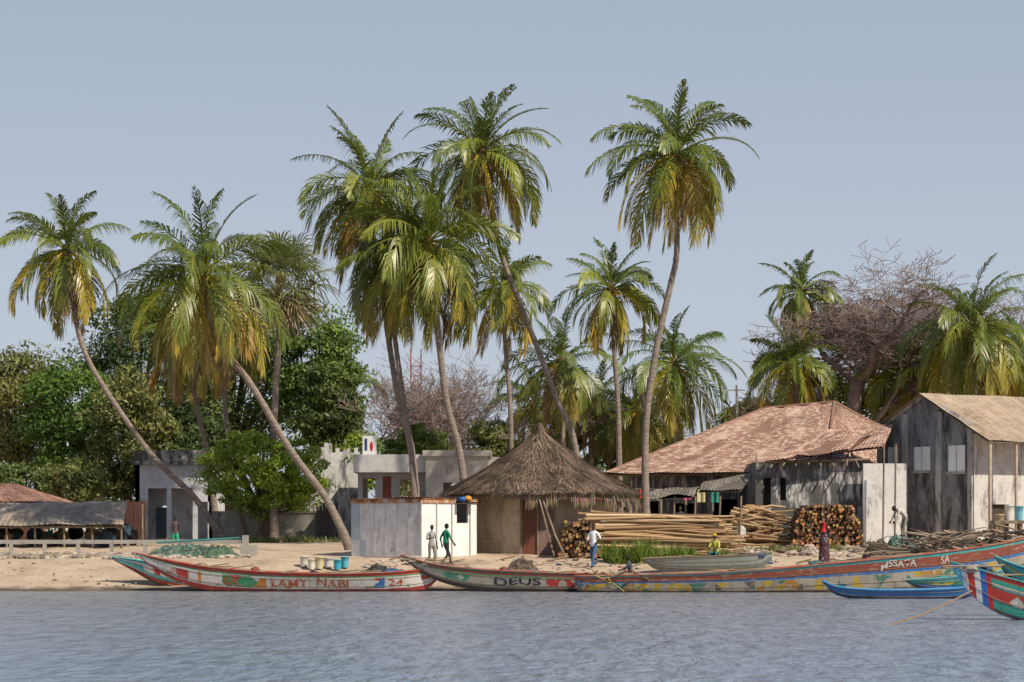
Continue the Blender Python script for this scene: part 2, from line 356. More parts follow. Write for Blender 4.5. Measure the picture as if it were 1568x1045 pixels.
# ------------------------------------------------------------ broadleaf trees
def btree(name,u,vt,vb,wpx,d,leaf=.26,nc=60,per=190,c0=(.035,.06,.015),c1=(.10,.13,.03),seed=0,ry=None,rc=None,trunk=True,gain=1.5):
    rg=np.random.default_rng(seed+100); e=group(name)
    x=fx(u,d); zt=fz(vt,d); zb=fz(vb,d); rx=wpx/2*d/F; rz=(zt-zb)/2; zc=(zt+zb)/2; ry=ry or rx*.8
    rc=rc or max(.45,min(rx,rz)*.27); g=gz(x,d)
    Vs=[];Cs=[]; cents=[]; nc=int(nc*1.1)
    for k in range(nc):
        v=rg.normal(size=3); v/=np.linalg.norm(v)
        if v[1]>.5 and rg.random()<.6: v[1]*=-1
        rr=rg.uniform(.45,1)**.6
        c=np.array([x,d,zc])+v*np.array([rx-rc*.7,ry-rc*.7,rz-rc*.7])*rr; cents.append(c)
        m=int(per*rg.uniform(.6,1.3)); r_=rc*rg.uniform(.5,1.3)
        n=rg.normal(size=(m,3)); n/=np.linalg.norm(n,axis=1)[:,None]
        p=c+n*r_*np.array([1.2,1.1,.75])*(rg.uniform(.55,1.2,size=(m,1)))
        nn=n*.8+rg.normal(size=(m,3))*.55+np.array([0,0,.25]); nn/=np.linalg.norm(nn,axis=1)[:,None]
        t=np.cross(nn,rg.normal(size=(m,3))); t/=np.linalg.norm(t,axis=1)[:,None]; b=np.cross(nn,t)
        s=leaf*rg.uniform(.5,1.1,size=(m,1))
        q=np.stack([p-t*s*.75,p+b*s*.3,p+t*s*.75-nn*s*.2,p-b*s*.3],1)
        Vs.append(q.reshape(-1,3)); f=np.clip(rg.uniform(-.1,1)*.65+rg.uniform(0,.5,size=(m,1)),0,1.1)
        col=(np.array(c0)*(1-f)+np.array(c1)*f)*gain; Cs.append(np.repeat(col,4,0))
    V=np.concatenate(Vs);C=np.clip(np.concatenate(Cs),0,1); npmesh('foliage',V,np.arange(len(V)).reshape(-1,4),C,[M_leaf],e)
    mb=MB(); r0=.12+rx*.06
    b0=Vector((x,d,g-.2)); fk=Vector((x,d,max(zb,g+.5)+rz*.2)); mb.tube([b0,(b0+fk)/2+Vector((.1,0,0)),fk],[r0*1.3,r0,r0*.8],8)
    for c in cents[::3]:
        c=Vector(c); mid=fk.lerp(c,.5)+Vector((0,0,-.2)); mb.tube([fk-Vector((0,0,.2)),mid,c],[r0*.5,r0*.3,.03],5)
    mb.build('trunk',[M_bark],e,True)
dk=((.024,.042,.016),(.065,.095,.026)); md=((.03,.06,.016),(.10,.14,.032)); lt=((.06,.11,.018),(.16,.20,.035)); ol=((.05,.065,.022),(.17,.17,.05))
btree('mango_tree',25,512,740,190,152,nc=70,c0=ol[0],c1=ol[1],seed=1)
btree('mango_tree',-40,530,740,150,156,nc=50,c0=dk[0],c1=ol[1],seed=41)
btree('mango_tree',115,540,760,170,148,nc=70,c0=(.03,.07,.012),c1=(.09,.16,.025),seed=2)
btree('mango_tree',215,420,720,230,155,nc=85,c0=dk[0],c1=dk[1],seed=3)
btree('mango_tree',195,560,770,150,144,nc=60,c0=dk[0],c1=ol[1],seed=4)
btree('mango_tree',350,460,740,240,156,nc=85,c0=dk[0],c1=md[1],seed=5)
btree('mango_tree',480,425,690,170,152,nc=80,c0=md[0],c1=(.12,.19,.03),seed=6)
btree('mango_tree',285,600,770,150,146,nc=50,c0=dk[0],c1=dk[1],seed=7)
btree('mango_tree',505,540,720,110,147,nc=50,c0=dk[0],c1=md[1],seed=8)
btree('flowering_bush',402,650,800,215,131,leaf=.17,nc=95,per=230,c0=(.07,.13,.018),c1=(.22,.28,.03),seed=9,rc=.5,gain=1.7)
btree('shrub',110,690,790,110,138,leaf=.2,nc=35,c0=md[0],c1=ol[1],seed=10)
btree('shrub',30,700,800,120,140,leaf=.2,nc=35,c0=dk[0],c1=md[1],seed=11)
btree('shrub',640,645,740,130,142,leaf=.2,nc=45,c0=md[0],c1=lt[1],seed=12)
btree('shrub',548,655,760,80,137,leaf=.18,nc=35,c0=(.07,.13,.018),c1=(.20,.26,.03),seed=13)
btree('shrub',755,635,740,90,145,leaf=.2,nc=40,c0=md[0],c1=ol[1],seed=14)
btree('shrub',860,650,740,160,162,leaf=.25,nc=40,c0=dk[0],c1=md[1],seed=31)
btree('shrub',985,640,740,150,162,leaf=.25,nc=40,c0=dk[0],c1=md[1],seed=32)
btree('neem_tree',1160,600,700,120,160,leaf=.25,nc=35,c0=dk[0],c1=ol[1],seed=15)
btree('neem_tree',1370,520,680,160,158,leaf=.25,nc=45,c0=dk[0],c1=ol[1],seed=16,rc=.9)
btree('neem_tree',1260,550,660,150,158,leaf=.25,nc=40,c0=md[0],c1=ol[1],seed=18,rc=.9)
btree('neem_tree',1540,530,680,160,160,leaf=.25,nc=45,c0=dk[0],c1=ol[1],seed=17)
def band():
    rg=np.random.default_rng(5); Vs=[];Cs=[]
    for k in range(340):
        x=rg.uniform(-75,75); y=rg.uniform(168,185); top=rg.uniform(4,8.2); z=rg.uniform(2.2,top); r=rg.uniform(.9,1.8); m=90
        n=rg.normal(size=(m,3)); n/=np.linalg.norm(n,axis=1)[:,None]; p=np.array([x,y,z])+n*r*rg.uniform(.6,1.1,size=(m,1))
        nn=n+rg.normal(size=(m,3))*.5; nn/=np.linalg.norm(nn,axis=1)[:,None]; t=np.cross(nn,rg.normal(size=(m,3))); t/=np.linalg.norm(t,axis=1)[:,None]; b=np.cross(nn,t)
        s=rg.uniform(.25,.5,size=(m,1)); Vs.append(np.stack([p-t*s,p+b*s*.5,p+t*s,p-b*s*.5],1).reshape(-1,3))
        f=np.clip(rg.uniform(0,.7)+rg.uniform(0,.3,size=(m,1)),0,1); Cs.append(np.repeat(np.array((.05,.07,.04))*(1-f)+np.array((.18,.19,.09))*f,4,0))
    V=np.concatenate(Vs); npmesh('distant_tree_line',V,np.arange(len(V)).reshape(-1,4),np.concatenate(Cs),[M_leaf])
band()
# ------------------------------------------------------------ bare trees
def bare(name,u,d,h0,r0,L0,levels,seed,lean=0,flat=.25,ratio=.76,kids=3,sp=.75,minr=.012):
    rnd=random.Random(seed); mb=MB(); x=fx(u,d); g=gz(x,d)
    st=[(Vector((x,d,g-.2)),Vector((lean,0,1)).normalized(),h0,r0,0)]
    while st:
        p,dr,l,r,lv=st.pop(); mid=p+dr*l*.5+Vector((rnd.uniform(-1,1),rnd.uniform(-1,1),rnd.uniform(-1,1)))*l*.11; q=p+dr*l
        rr=max(r*.68,minr); mb.tube([p,mid,q],[r,(r+rr)/2,rr],7 if lv<2 else (4 if lv<4 else 3),caps=False)
        if lv>=levels: continue
        k=kids+(1 if lv==0 else 0)+(1 if rnd.random()<.25 else 0)
        for i in range(k):
            rv=Vector((rnd.gauss(0,1),rnd.gauss(0,1),rnd.gauss(0,1)*(.6)+flat)).normalized()
            nd=(dr*(1-sp*.45)+rv*sp).normalized()
            if nd.z<-.15: nd.z*=-.4; nd.normalize()
            st.append((q if i<2 else mid.lerp(q,rnd.random()),nd,(L0 if lv==0 else l*ratio)*rnd.uniform(.75,1.15),rr*rnd.uniform(.6,.85),lv+1))
    mb.build(name,[M_bare],smooth=True)
bare('bare_baobab_tree',1318,148,9.6,.6,3.1,7,21,-.02,.10,.77,3,.95,.019)
bare('bare_baobab_tree',1375,150,10.2,.4,2.7,7,22,.02,.12,.78,3,.9,.018)
bare('bare_baobab_tree',1262,152,10.0,.30,2.1,6,29,.0,.1,.78,3,.9,.018)
bare('bare_baobab_tree',1545,156,9.5,.35,2.6,6,25,.02,.2,.78,3,.85,.018)
bare('bare_tree',705,152,4.5,.3,2.6,7,23,0,.2,.77,3,.85,.014)
bare('bare_tree',590,156,4.5,.28,2.6,6,24,0,.3,.78,3,.8,.016)
bare('bare_tree',650,146,4.5,.28,2.8,6,27,0,.3,.78,3,.8,.014)
bare('bare_tree',880,160,5.5,.22,2.2,6,26,0,.3,.78,3,.8,.015)
bare('bare_tree',970,160,5.0,.22,1.9,6,28,0,.3,.78,3,.8,.015)
# ------------------------------------------------------------ roofs helper
def roof(mb,a,b,c,d,mat=0,period=.16,amp=.016,sag=.03,rnd=None,th=.03):
    A,B,C_,D=[Vector(p) for p in (a,b,c,d)]; n=(B-A).cross(D-A).normalized()
    if n.z<0: n=-n
    W=max((B-A).length,(C_-D).length); H=max((D-A).length,(C_-B).length); nu=int(W/period*4); nu=min(nu,420)
    sd=random.random()*9
    def fn(u,v):
        p=A.lerp(B,u).lerp(D.lerp(C_,u),v)
        k=amp*math.sin(2*math.pi*u*W/period)+sag*mn.noise(Vector((u*W*.6+sd,v*H*.6,0)))*2
        return p+n*k
    mb.grid(fn,nu,10,mat,uvfn=lambda u,v:(u*W+sd,v*H))
    if th: mb.add([A-n*.08,B-n*.08,C_-n*.08,D-n*.08],[(0,1,2,3)],mat)
# ------------------------------------------------------------ large rusty roof building
def rusty():
    e=group('rusty_roof_warehouse')
    ze=5.35; FL=(fx(925,127),127,ze); FR=(15.6,123.5,ze); BR=(25.5,137,ze); BL=(9.5,143,ze)
    R1=(fx(1168,134),134,9.0); R2=(fx(1277,133),133,9.3)
    mb=MB(); roof(mb,FL,FR,R2,R1,period=.22,amp=.010,sag=.06); roof(mb,FR,BR,R2,R2,period=.22,amp=.010); roof(mb,BR,BL,R1,R2,period=.3); roof(mb,BL,FL,R1,R1,period=.3)
    mb.build('roof',[M_rust],e)
    rb=MB(); rb.tube([R1,R2],.09,6); rb.tube([R2,FR],.09,6); rb.tube([R1,FL],.06,6); rb.tube([R2,BR],.09,6)
    rb.build('ridge_caps',[M_rust],e,True)
    wb=MB(); ins=lambda p,q,t:(p[0]+(q[0]-p[0])*t,p[1]+(q[1]-p[1])*t)
    cx=(17,133); a,b,c,d_=[ins(p,cx,.12) for p in (FL,FR,BR,BL)]
    g=1.5
    wb.wall(a,b,.25,g,ze+.15,[(.5,1.4,1.8,3.9),(2.2,3.3,2.7,3.8),(4.3,5.6,1.8,4.0),(6.6,7.5,2.7,3.8),(8.5,9.6,1.8,4.0)]); wb.wall(b,c,.25,g,ze+.15); wb.wall(c,d_,.25,g,ze+.15); wb.wall(d_,a,.25,g,ze+.15)
    wb.build('walls',[M_stained],e)
    pb=MB()
    for t in np.linspace(.03,.97,9):
        p=ins(FL,FR,t); p=(p[0],p[1]+.35); pb.tube([(p[0],p[1],1.5),(p[0]+random.uniform(-.1,.1),p[1],ze-.02)],.07,6)
    pb.tube([(FL[0],FL[1]+.35,ze-.1),(FR[0],FR[1]+.35,ze-.1)],.06,5)
    pb.build('posts',[M_wood],e,True)
    lb=MB(); xa=fx(965,125.5); lb.tube([(xa,125.5,4.55),(xa+2.5,125.5,4.45),(xa+5,125.3,4.5)],.01,4,col=(.3,.3,.3))
    for i,c in enumerate([(.5,.06,.05),(.6,.58,.52),(.05,.1,.3),(.55,.1,.25),(.6,.55,.3),(.05,.25,.2)]):
        x=xa+.5+i*.72; w_=random.uniform(.3,.5); h=random.uniform(.45,.75); lb.grid(lambda u,v:(x+w_*u,125.5+.05*math.sin(u*9+i),4.5-h*v),6,4,0,c)
    lb.build('washing',[M_attr],e)
    e2=group('annex_shed'); d=121.5
    x0=fx(1157,d); x1=fx(1322,d); zt=fz(708,d)
    wb=MB(); wb.wall((x0,d),(x1,d),.25,1.5,zt,[(.35,.75,3.6,5.0),(1.2,1.5,3.9,5.0)]); wb.wall((x0+.0,d+5),(x0,d+.25),.25,1.5,zt)
    wb.build('walls',[mwall('mould_white_wall',(.60,.59,.56),(.03,.028,.026),.95,1.5)],e2)
    w2=MB(); xa=fx(1322,120.6); xb=fx(1388,120.6); w2.wall((xa,120.6),(xb,120.6),.3,1.5,fz(710,120.6)); w2.wall((xb,120.9),(xb,124.5),.3,1.5,fz(712,121))
    w2.build('white_wall',[mwall('white_wall_stained',(.74,.73,.70),(.10,.095,.09),.5,1.4)],e2)
    r=MB(); roof(r,(fx(1172,121),120.9,fz(706,121)),(fx(1352,121),120.9,fz(684,121)),(fx(1372,126),126.5,fz(645,126)),(fx(1270,126),126.5,fz(660,126)),period=.2,sag=.09)
    roof(r,(fx(1215,120.5),120.6,fz(700,120.5)+.05),(fx(1300,120.5),120.6,fz(690,120.5)+.06),(fx(1345,124),124,fz(655,124)+.1),(fx(1262,124),124,fz(668,124)+.1),period=.2,sag=.12)
    r.build('roof',[M_rust],e2)
    t=MB()
    for i in range(9):
        x=x0+i*.62; t.tube([(x,120.7,zt-.15-random.random()*.2),(x+random.uniform(-.4,.6),122,zt+.35+.05*i)],.05,5)
    t.tube([(x0-.2,121.2,zt-.02),(x1+.3,121.2,zt+.12)],.07,5)
    for u in (1352,1370): t.tube([(fx(u,119.5),119.5,1.4),(fx(u,119.5)+.05,119.5,fz(680,119.5))],.05,6)
    t.build('timbers',[M_wood],e2,True)
    e3=group('lean_to_shelter'); r=MB()
    roof(r,(fx(985,119),119.2,fz(764,119)),(fx(1060,119),119.2,fz(760,119)),(fx(1068,124),122.5,fz(745,123)),(fx(990,124),122.5,fz(750,123)),period=.2,sag=.16)
    roof(r,(fx(1070,119),119.4,fz(752,119)),(fx(1135,119),119.2,fz(750,119)),(fx(1150,124),123,fz(724,123)),(fx(1075,124),123,fz(735,123)),period=.2,sag=.14)
    r.build('roof',[mroof('dull_sheet',[(.08,.07,.06),(.15,.13,.11),(.2,.18,.15),(.27,.24,.2)],.8)],e3)
    t=MB()
    for u in (990,1030,1062,1100,1132): t.tube([(fx(u,119.4),119.4,1.4),(fx(u+3,119.4),119.4,fz(760,119.4))],.05,5)
    t.build('posts',[M_wood],e3,True)
    cl=MB()
    for i in range(30):
        x=random.uniform(fx(990,121),fx(1140,121)); cl.ell((x,random.uniform(119.6,121.5),2.0+random.random()*.9),(random.uniform(.2,.4),.3,random.uniform(.2,.45)),7,5,jit=.2,col=random.choice([(.03,.12,.10),(.14,.10,.07),(.05,.10,.18),(.28,.22,.15),(.03,.03,.03),(.38,.08,.05),(.5,.48,.45)]))
    cl.build('stored_bundles',[M_attr],e3)
rusty()
# ------------------------------------------------------------ right warehouse
def ware():
    e=group('concrete_warehouse'); A=(fx(1345,127),127); B=(fx(1490,121),121)
    ax=Vector((B[0]-A[0],B[1]-A[1],0)).normalized(); rt=Vector((-ax.y,ax.x,0)); L=math.dist(A,B)
    LR=16; zl=7.55; zp=9.15; g=1.5
    A3=Vector((*A,0));B3=Vector((*B,0)); C3=B3+rt*LR; D3=A3+rt*LR; Mi=(A3+B3)/2
    wins=((.75,1.55,5.6,6.65),(2.75,3.95,5.4,6.6),(5.3,6.5,5.3,6.6))
    wb=MB(); wb.wall(A,B,.3,g,zl,list(wins))
    for th in (0,.3):
        o=rt*th; wb.add([A3+o+Vector((0,0,zl)),B3+o+Vector((0,0,zl)),Mi+o+Vector((0,0,zp))],[(0,1,2)])
    wb.wall(B[:2],(C3.x,C3.y),.3,g,zl-.25,[(1.2,2.3,g,3.7),(3.6,4.6,4.2,5.6),(6.5,7.6,4.2,5.6)]); wb.wall((D3.x,D3.y),A,.3,g,zl); wb.wall((C3.x,C3.y),(D3.x,D3.y),.3,g,zl)
    wb.build('walls',[M_ware],e)
    pl=MB()
    for a,wd in ((0,.28),(1.9,.4),(4.45,.4),(L-.3,.3)):
        p=A3+ax*a; q=A3+ax*(a+wd); pl.obox((p.x,p.y),(q.x,q.y),.10,g,zl+(.75 if 1<a<5 else .05),off=-.10)
    for t0,t1 in ((A3+Vector((0,0,zl)),Mi+Vector((0,0,zp))),(Mi+Vector((0,0,zp)),B3+Vector((0,0,zl)))):
        pl.tube([t0-rt*.08,t1-rt*.08],.10,4)
    pl.build('pilasters',[mwall('pilaster_render',(.42,.41,.40),(.07,.07,.07),.6)],e)
    win=MB()
    for a,b,z0,z1 in wins:
        p=A3+ax*a; q=A3+ax*b; win.obox((p.x,p.y),(q.x,q.y),.06,z0,z1,0,off=-.01)
        m_=(p+q)/2; win.obox((m_.x-ax.x*.02,m_.y-ax.y*.02),(m_.x+ax.x*.02,m_.y+ax.y*.02),.02,z0,z1,3,off=-.03)
        win.obox((p.x-ax.x*.1,p.y-ax.y*.1),(q.x+ax.x*.1,q.y+ax.y*.1),.12,z0-.12,z0,2,off=-.08)
    for a,b,z0,z1 in ((1.2,2.3,g,3.7),(3.6,4.6,4.2,5.6),(6.5,7.6,4.2,5.6)):
        p=B3+rt*a; q=B3+rt*b; win.obox((p.x,p.y),(q.x,q.y),.06,z0,z1,1,off=.15)
    win.build('shutters',[mwall('white_shutter',(.82,.83,.84),(.3,.3,.3),.1),mcol('dark_wood',(.07,.05,.04)),M_conc,mcol('grey_seam',(.4,.4,.4))],e)
    sb=MB(); sb.wall((B3.x+rt.x*.02,B3.y+rt.y*.02),(C3.x,C3.y),.04,g,zl-.4,[(1.2,2.3,g,3.7),(3.6,4.6,4.2,5.6),(6.5,7.6,4.2,5.6)])
    for v in range(len(sb.v)):
        x,y,z=sb.v[v]; sb.v[v]=(x+ax.x*.045,y+ax.y*.045,z)
    sb.build('side_plaster',[mwall('side_plaster_mat',(.62,.59,.56),(.14,.12,.11),.55)],e)
    r=MB(); up=Vector((0,0,1)); lo=B3+ax*1.5+up*(6.75); of=rt*-.35
    roof(r,lo+of,C3+ax*1.5+up*6.75,Mi+rt*LR+up*(zp+.12),Mi+of+up*(zp+.12),period=.25)
    lo2=A3-ax*.25+up*(zl+.02); roof(r,D3-ax*.25+up*(zl+.02),lo2+of,Mi+of+up*(zp+.12),Mi+rt*LR+up*(zp+.12),period=.25)
    r.build('roof',[M_tan],e)
    p=MB()
    for k in (1.6,4.5,7.5,10):
        b_=B3+rt*k+ax*1.3; p.tube([(b_.x,b_.y,1.4),(b_.x,b_.y,6.75)],.08,6)
    b_=B3-rt*.1; p.tube([(b_.x+ax.x*1.3,b_.y+ax.y*1.3,1.4),(b_.x+ax.x*1.3,b_.y+ax.y*1.3,6.8)],.09,6)
    p.build('veranda_posts',[mcol('pale_post',(.45,.36,.27))],e,True)
ware()
# ------------------------------------------------------------ left white building, walls, ruins
def leftb():
    d=138; e=group('white_porch_building'); x0=fx(207,d);x1=fx(325,d); zt=fz(712,d)
    wb=MB(); wb.wall((x0,d),(x1,d),.25,1.6,zt,[(.7,1.75,1.6,4.75),(2.0,3.2,1.6,4.75),(3.45,4.1,1.6,4.0)]); wb.wall((x1,d),(x1,d+6),.25,1.6,zt); wb.wall((x0,d+6),(x0,d),.25,1.6,zt); wb.wall((x0,d+1.8),(x1,d+1.8),.2,1.6,zt,[(1.0,1.8,1.6,3.8)])
    wb.build('walls',[mwall('pale_wall',(.62,.63,.66),(.22,.22,.22),.4)],e)
    r=MB(); r.box(x0-.2,x1+.2,d-.45,d+6.2,zt+.003,zt+.2); r.wall((x0-.1,d-.3),(x1+.1,d-.3),.22,zt+.2,fz(690,d)); r.wall((x0-.1,d+6),(x0-.1,d-.08),.2,zt+.2,fz(694,d))
    r.build('parapet_roof',[M_stained],e)
    s=MB(); s.box(x0+.9,x0+1.7,d+1.75,d+1.79,1.6,3.7); s.box(x0+.18,x0+.5,d-.06,d-.003,2.7,3.2); s.build('door',[mcol('blue_grey_door',(.10,.14,.17))],e)
    w1=MB(); w1.wall((fx(325,134),134),(fx(505,134),134),.2,1.6,fz(786,134)); w1.wall((fx(325,134)-.02,133.95),(fx(505,134)+.02,133.95),.3,fz(786,134)+.003,fz(783,134))
    w1.build('concrete_wall',[M_conc])
    g=MB()
    for k in range(7): g.box(fx(484,133)+k*.17,fx(484,133)+k*.17+.15,133,133.05,1.7,fz(770,133)+random.uniform(-.1,.1))
    g.build('metal_gate',[mcol('gate_metal',(.10,.09,.09))])
    d=136; w2=MB(); n=14; xa=fx(468,d); xb=fx(548,d)
    for k in range(n):
        w2.box(xa+(xb-xa)*k/n,xa+(xb-xa)*(k+1)/n,d,d+.25,1.6,fz(688,d)+random.uniform(-.28,.1)+(.3 if k in(5,6) else 0))
    w2.build('ruined_white_wall',[mwall('ruin_plaster',(.70,.69,.66),(.12,.11,.10),.68,1.6)])
    d=130; e=group('flat_roof_building'); x0=fx(548,d); x1=fx(690,d); z0=fz(724,d); z1=fz(697,d)
    b=MB(); b.box(x0-.2,x1,d-.9,d+5,z0,z1); b.build('roof_slab',[mwall('slab_white',(.52,.52,.52),(.2,.2,.2),.35)],e)
    b=MB(); b.wall((x0,d),(x1-.05,d),.25,1.6,z0-.003,[(.25,.9,2.2,z0-.3),(1.3,1.75,1.6,z0-.2),(2.2,3.0,2.9,z0-.35)]); b.wall((x0,d+4.8),(x0,d+.25),.25,1.6,z0-.003); b.build('walls',[mwall('bw',(.40,.39,.39),(.12,.11,.1),.5)],e)
    b=MB(); b.box(x0+1.2,x0+1.8,d+.1,d+.15,1.6,z0-.2); b.build('door',[mcol('red_door',(.22,.06,.04))],e)
    b=MB(); xa=fx(652,d-1);xb=fx(748,d-1); b.wall((xa,d-1.2),(xb,d-1.2),.25,1.6,fz(700,d),[(.9,1.5,3.9,4.9)]); b.wall((xb,d-.95),(xb,d+3),.25,1.6,fz(700,d)); b.box(xa-.15,xb+.15,d-1.35,d+3.1,fz(700,d)+.003,fz(691,d)); b.build('side_block',[mwall('beige_block',(.48,.45,.40),(.16,.14,.12),.45)],e)
    b=MB(); b.wall((fx(748,d+2),d+1),(fx(800,d+1),d+1),.2,1.6,fz(700,d+1)); b.build('back_wall',[M_conc],e)
    s=group('roof_sign'); b=MB(); xs=fx(566,129.5); b.box(xs-.36,xs+.36,129.4,129.46,fz(699,129.5),fz(668,129.5)); b.build('board',[mcol('sign_white',(.7,.7,.7),var=.05)],s)
    b=MB(); b.ell((xs+.1,129.395,fz(684,129.5)),(.09,.012,.26),14,8); b.build('red_mark',[mcol('sign_red',(.45,.03,.03))],s)
    b=MB(); b.box(xs-.25,xs-.12,129.38,129.397,fz(690,129.5),fz(672,129.5)); b.build('dark_mark',[mcol('sign_blue',(.03,.05,.2))],s)
    b=MB(); b.tube([(xs-.3,129.5,z1),(xs-.3,129.5,z1+.7)],.03,5); b.tube([(xs+.3,129.5,z1),(xs+.3,129.5,z1+.7)],.03,5); b.build('struts',[M_wood],s)
leftb()
def shack():
    d=118; e=group('corrugated_beach_shelter'); x0=-27; x1=fx(196,d)
    r=MB(); roof(r,(x0,116.6,fz(806,116.6)+.0),(x1,116.6,fz(803,116.6)),(x1-.5,121,fz(768,121)),(x0,121,fz(771,121)),period=.25,sag=.05)
    r.build('roof',[mroof('shelter_sheet',[(.20,.16,.12),(.30,.25,.19),(.38,.32,.25),(.47,.42,.34)],.6)],e)
    t=MB()
    for x in np.arange(x0+.5,x1,1.35):
        t.tube([(x,116.9,1.3),(x+random.uniform(-.06,.06),116.9,fz(805,116.9))],.06,5); t.tube([(x+.4,120.8,1.3),(x+.4,120.8,fz(772,121))],.06,5)
    t.tube([(x0,116.85,fz(808,116.9)),(x1,116.85,fz(807,116.9))],.05,5); t.build('posts',[M_wood],e,True)
    b=MB()
    for i in range(40):
        b.ell((random.uniform(x0,x1),random.uniform(118,120.5),1.8+random.random()*.6),(random.uniform(.2,.5),.3,random.uniform(.2,.4)),7,5,jit=.25,col=random.choice([(.03,.1,.09),(.12,.09,.06),(.05,.08,.12),(.22,.17,.11),(.02,.02,.02)]))
    b.build('stored_gear',[M_attr],e)
    e=group('rusty_hut'); r=MB(); roof(r,(-29,125,fz(768,125)),(fx(72,125),125,fz(768,125)),(fx(20,129),129,fz(741,129)),(-29,129,fz(741,129)),period=.25); roof(r,(fx(72,125),125,fz(768,125)),(fx(78,125),133,fz(768,125)),(fx(20,129),129,fz(741,129)),(fx(20,129),129,fz(741,129)),period=.25)
    r.build('roof',[M_rust2],e); b=MB(); b.wall((-28.5,125.5),(fx(68,125.5),125.5),.2,1.5,fz(768,125.5)-.02); b.build('wall',[M_rust2],e)
    b=MB()
    for k in range(9): b.box(fx(168,124)+k*.2,fx(168,124)+k*.2+.19,124+.02*(k%2),124.04+.02*(k%2),1.5,fz(768,124)+random.uniform(-.08,.1))
    b.build('rusty_fence',[mroof('dark_fence',[(.06,.03,.025),(.10,.05,.04),(.15,.07,.055),(.2,.12,.09)],.6)])
    e=group('quay_railing'); b=MB(); d=111; b.obox((-30,d),(fx(368,d),d+.1),.28,fz(833,d),fz(827,d))
    for x in np.arange(-30,fx(368,d),1.5): b.box(x,x+.16,d+.02,d+.22,1.0,fz(833,d)-.003)
    b.build('beam_and_posts',[M_conc],e)
    b=MB(); b.tube([(fx(240,110.8),110.8,fz(831,110.8)),(fx(368,110.8),110.8,fz(824,110.8))],.05,6); b.build('teal_pipe',[mcol('teal_paint',(.05,.22,.22))],e,True)
    b=MB(); b.box(fx(368,110.5),fx(392,110.5),110.3,111.2,1.0,fz(835,110.5)); b.box(fx(371,110.5),fx(380,110.5),110.4,110.8,fz(835,110.5)+.003,fz(820,110.5)); b.build('end_block',[M_conc],e)
    b=MB(); x=-30
    while x<fx(225,108.5):
        l=random.uniform(.8,2.2); b.box(x,x+l,108.3+random.uniform(-.1,.1),108.75,1.0,fz(848,108.5)+random.uniform(-.14,.08)); x+=l+random.choice([.02,.02,.25])
    b.build('low_retaining_wall',[mwall('retaining',(.45,.40,.34),(.12,.10,.08),.6,1.5)])
shack()
# ------------------------------------------------------------ container kiosk
def kiosk():
    e=group('white_metal_kiosk'); A=(fx(538,109.5),109.5);B=(fx(644,107.2),107.2);C=(fx(730,110),110); D=(A[0]+C[0]-B[0],A[1]+C[1]-B[1]); zt=fz(766,107.2); g=1.15
    mk=mwall('kiosk_paint_shade',(.72,.71,.69),(.30,.20,.14),.42,1.8); mk2=mwall('kiosk_paint',(.84,.83,.80),(.38,.26,.18),.24,1.8)  # shaded and sunlit copies of one kiosk paint, light put into the colour
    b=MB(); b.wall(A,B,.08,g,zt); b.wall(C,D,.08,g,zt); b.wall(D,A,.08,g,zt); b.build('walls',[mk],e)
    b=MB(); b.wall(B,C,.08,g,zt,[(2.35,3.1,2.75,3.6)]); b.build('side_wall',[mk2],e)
    b=MB(); axv=Vector((B[0]-A[0],B[1]-A[1],0))
    for k in range(1,6):
        p=Vector((*A,0))+axv*(k/6); b.tube([(p.x,p.y-.01,g),(p.x,p.y-.01,zt-.12)],.008,4)
    b.build('panel_seams',[mcol('seam_grey',(.46,.43,.40))],e)
    r=MB(); A3=Vector((*A,zt+.06));B3=Vector((*B,zt+.13));C3=Vector((*C,zt+.13));D3=Vector((*D,zt+.06)); cc=(A3+B3+C3+D3)/4
    ex=lambda p:cc+(p-cc)*1.05; roof(r,ex(A3),ex(B3),ex(C3),ex(D3),period=.2); r.build('roof',[M_rust2],e)
    t=MB()
    for p,q in ((A,B),(B,C)): t.obox(p,q,.05,zt-.12,zt+.07,0,off=-.06)
    for p,q in ((A,B),(B,C)): t.obox(p,q,.03,g,g+.12,0,off=-.034)
    t.build('rusty_trim',[mnoise('rust_trim',[(.35,(.55,.52,.48)),(.5,(.42,.2,.09)),(.65,(.25,.1,.05))],2.5)],e)
    s=MB(); dx=Vector((C[0]-B[0],C[1]-B[1],0)).normalized(); n=Vector((dx.y,-dx.x,0)); P=Vector((*B,0))
    for k in (.0,1.0,2.0,3.2): q=P+dx*k+n*.05; s.tube([(q.x,q.y,g),(q.x,q.y,zt)],.025,5)
    s.build('frame',[mcol('grey_frame',(.5,.48,.45))],e)
    s=MB(); q=P+dx*2.2+n*.5; q2=P+dx*3.2+n*.5; s.obox((q.x,q.y),(q2.x,q2.y),.6,3.62,3.68); s.build('shelf',[M_dark],e)
    s=MB(); q=P+dx*2.8+n*.25
    s.ell((q.x,q.y,3.82),(.18,.17,.14),10,8,0); q=P+dx*2.4+n*.25; s.box(q.x-.14,q.x+.16,q.y-.12,q.y+.12,3.69,3.9,1)
    s.build('tank_and_crate',[mcol('orange_plastic',(.70,.28,.05),.4),mcol('blue_plastic',(.03,.12,.35),.4)],e,True)
    s=MB(); ax=axv.normalized(); q=Vector((*A,0)); s.obox((q.x,q.y),(q.x+ax.x*.5,q.y+ax.y*.5),.006,2.0,3.6,0,off=-.012); s.obox((q.x+ax.x*.5,q.y+ax.y*.5),(q.x+ax.x*.85,q.y+ax.y*.85),.006,g+.1,2.0,0,off=-.012)
    s.build('blue_patch',[mwall('faded_blue',(.42,.52,.56),(.3,.3,.3),.4)],e)
kiosk()
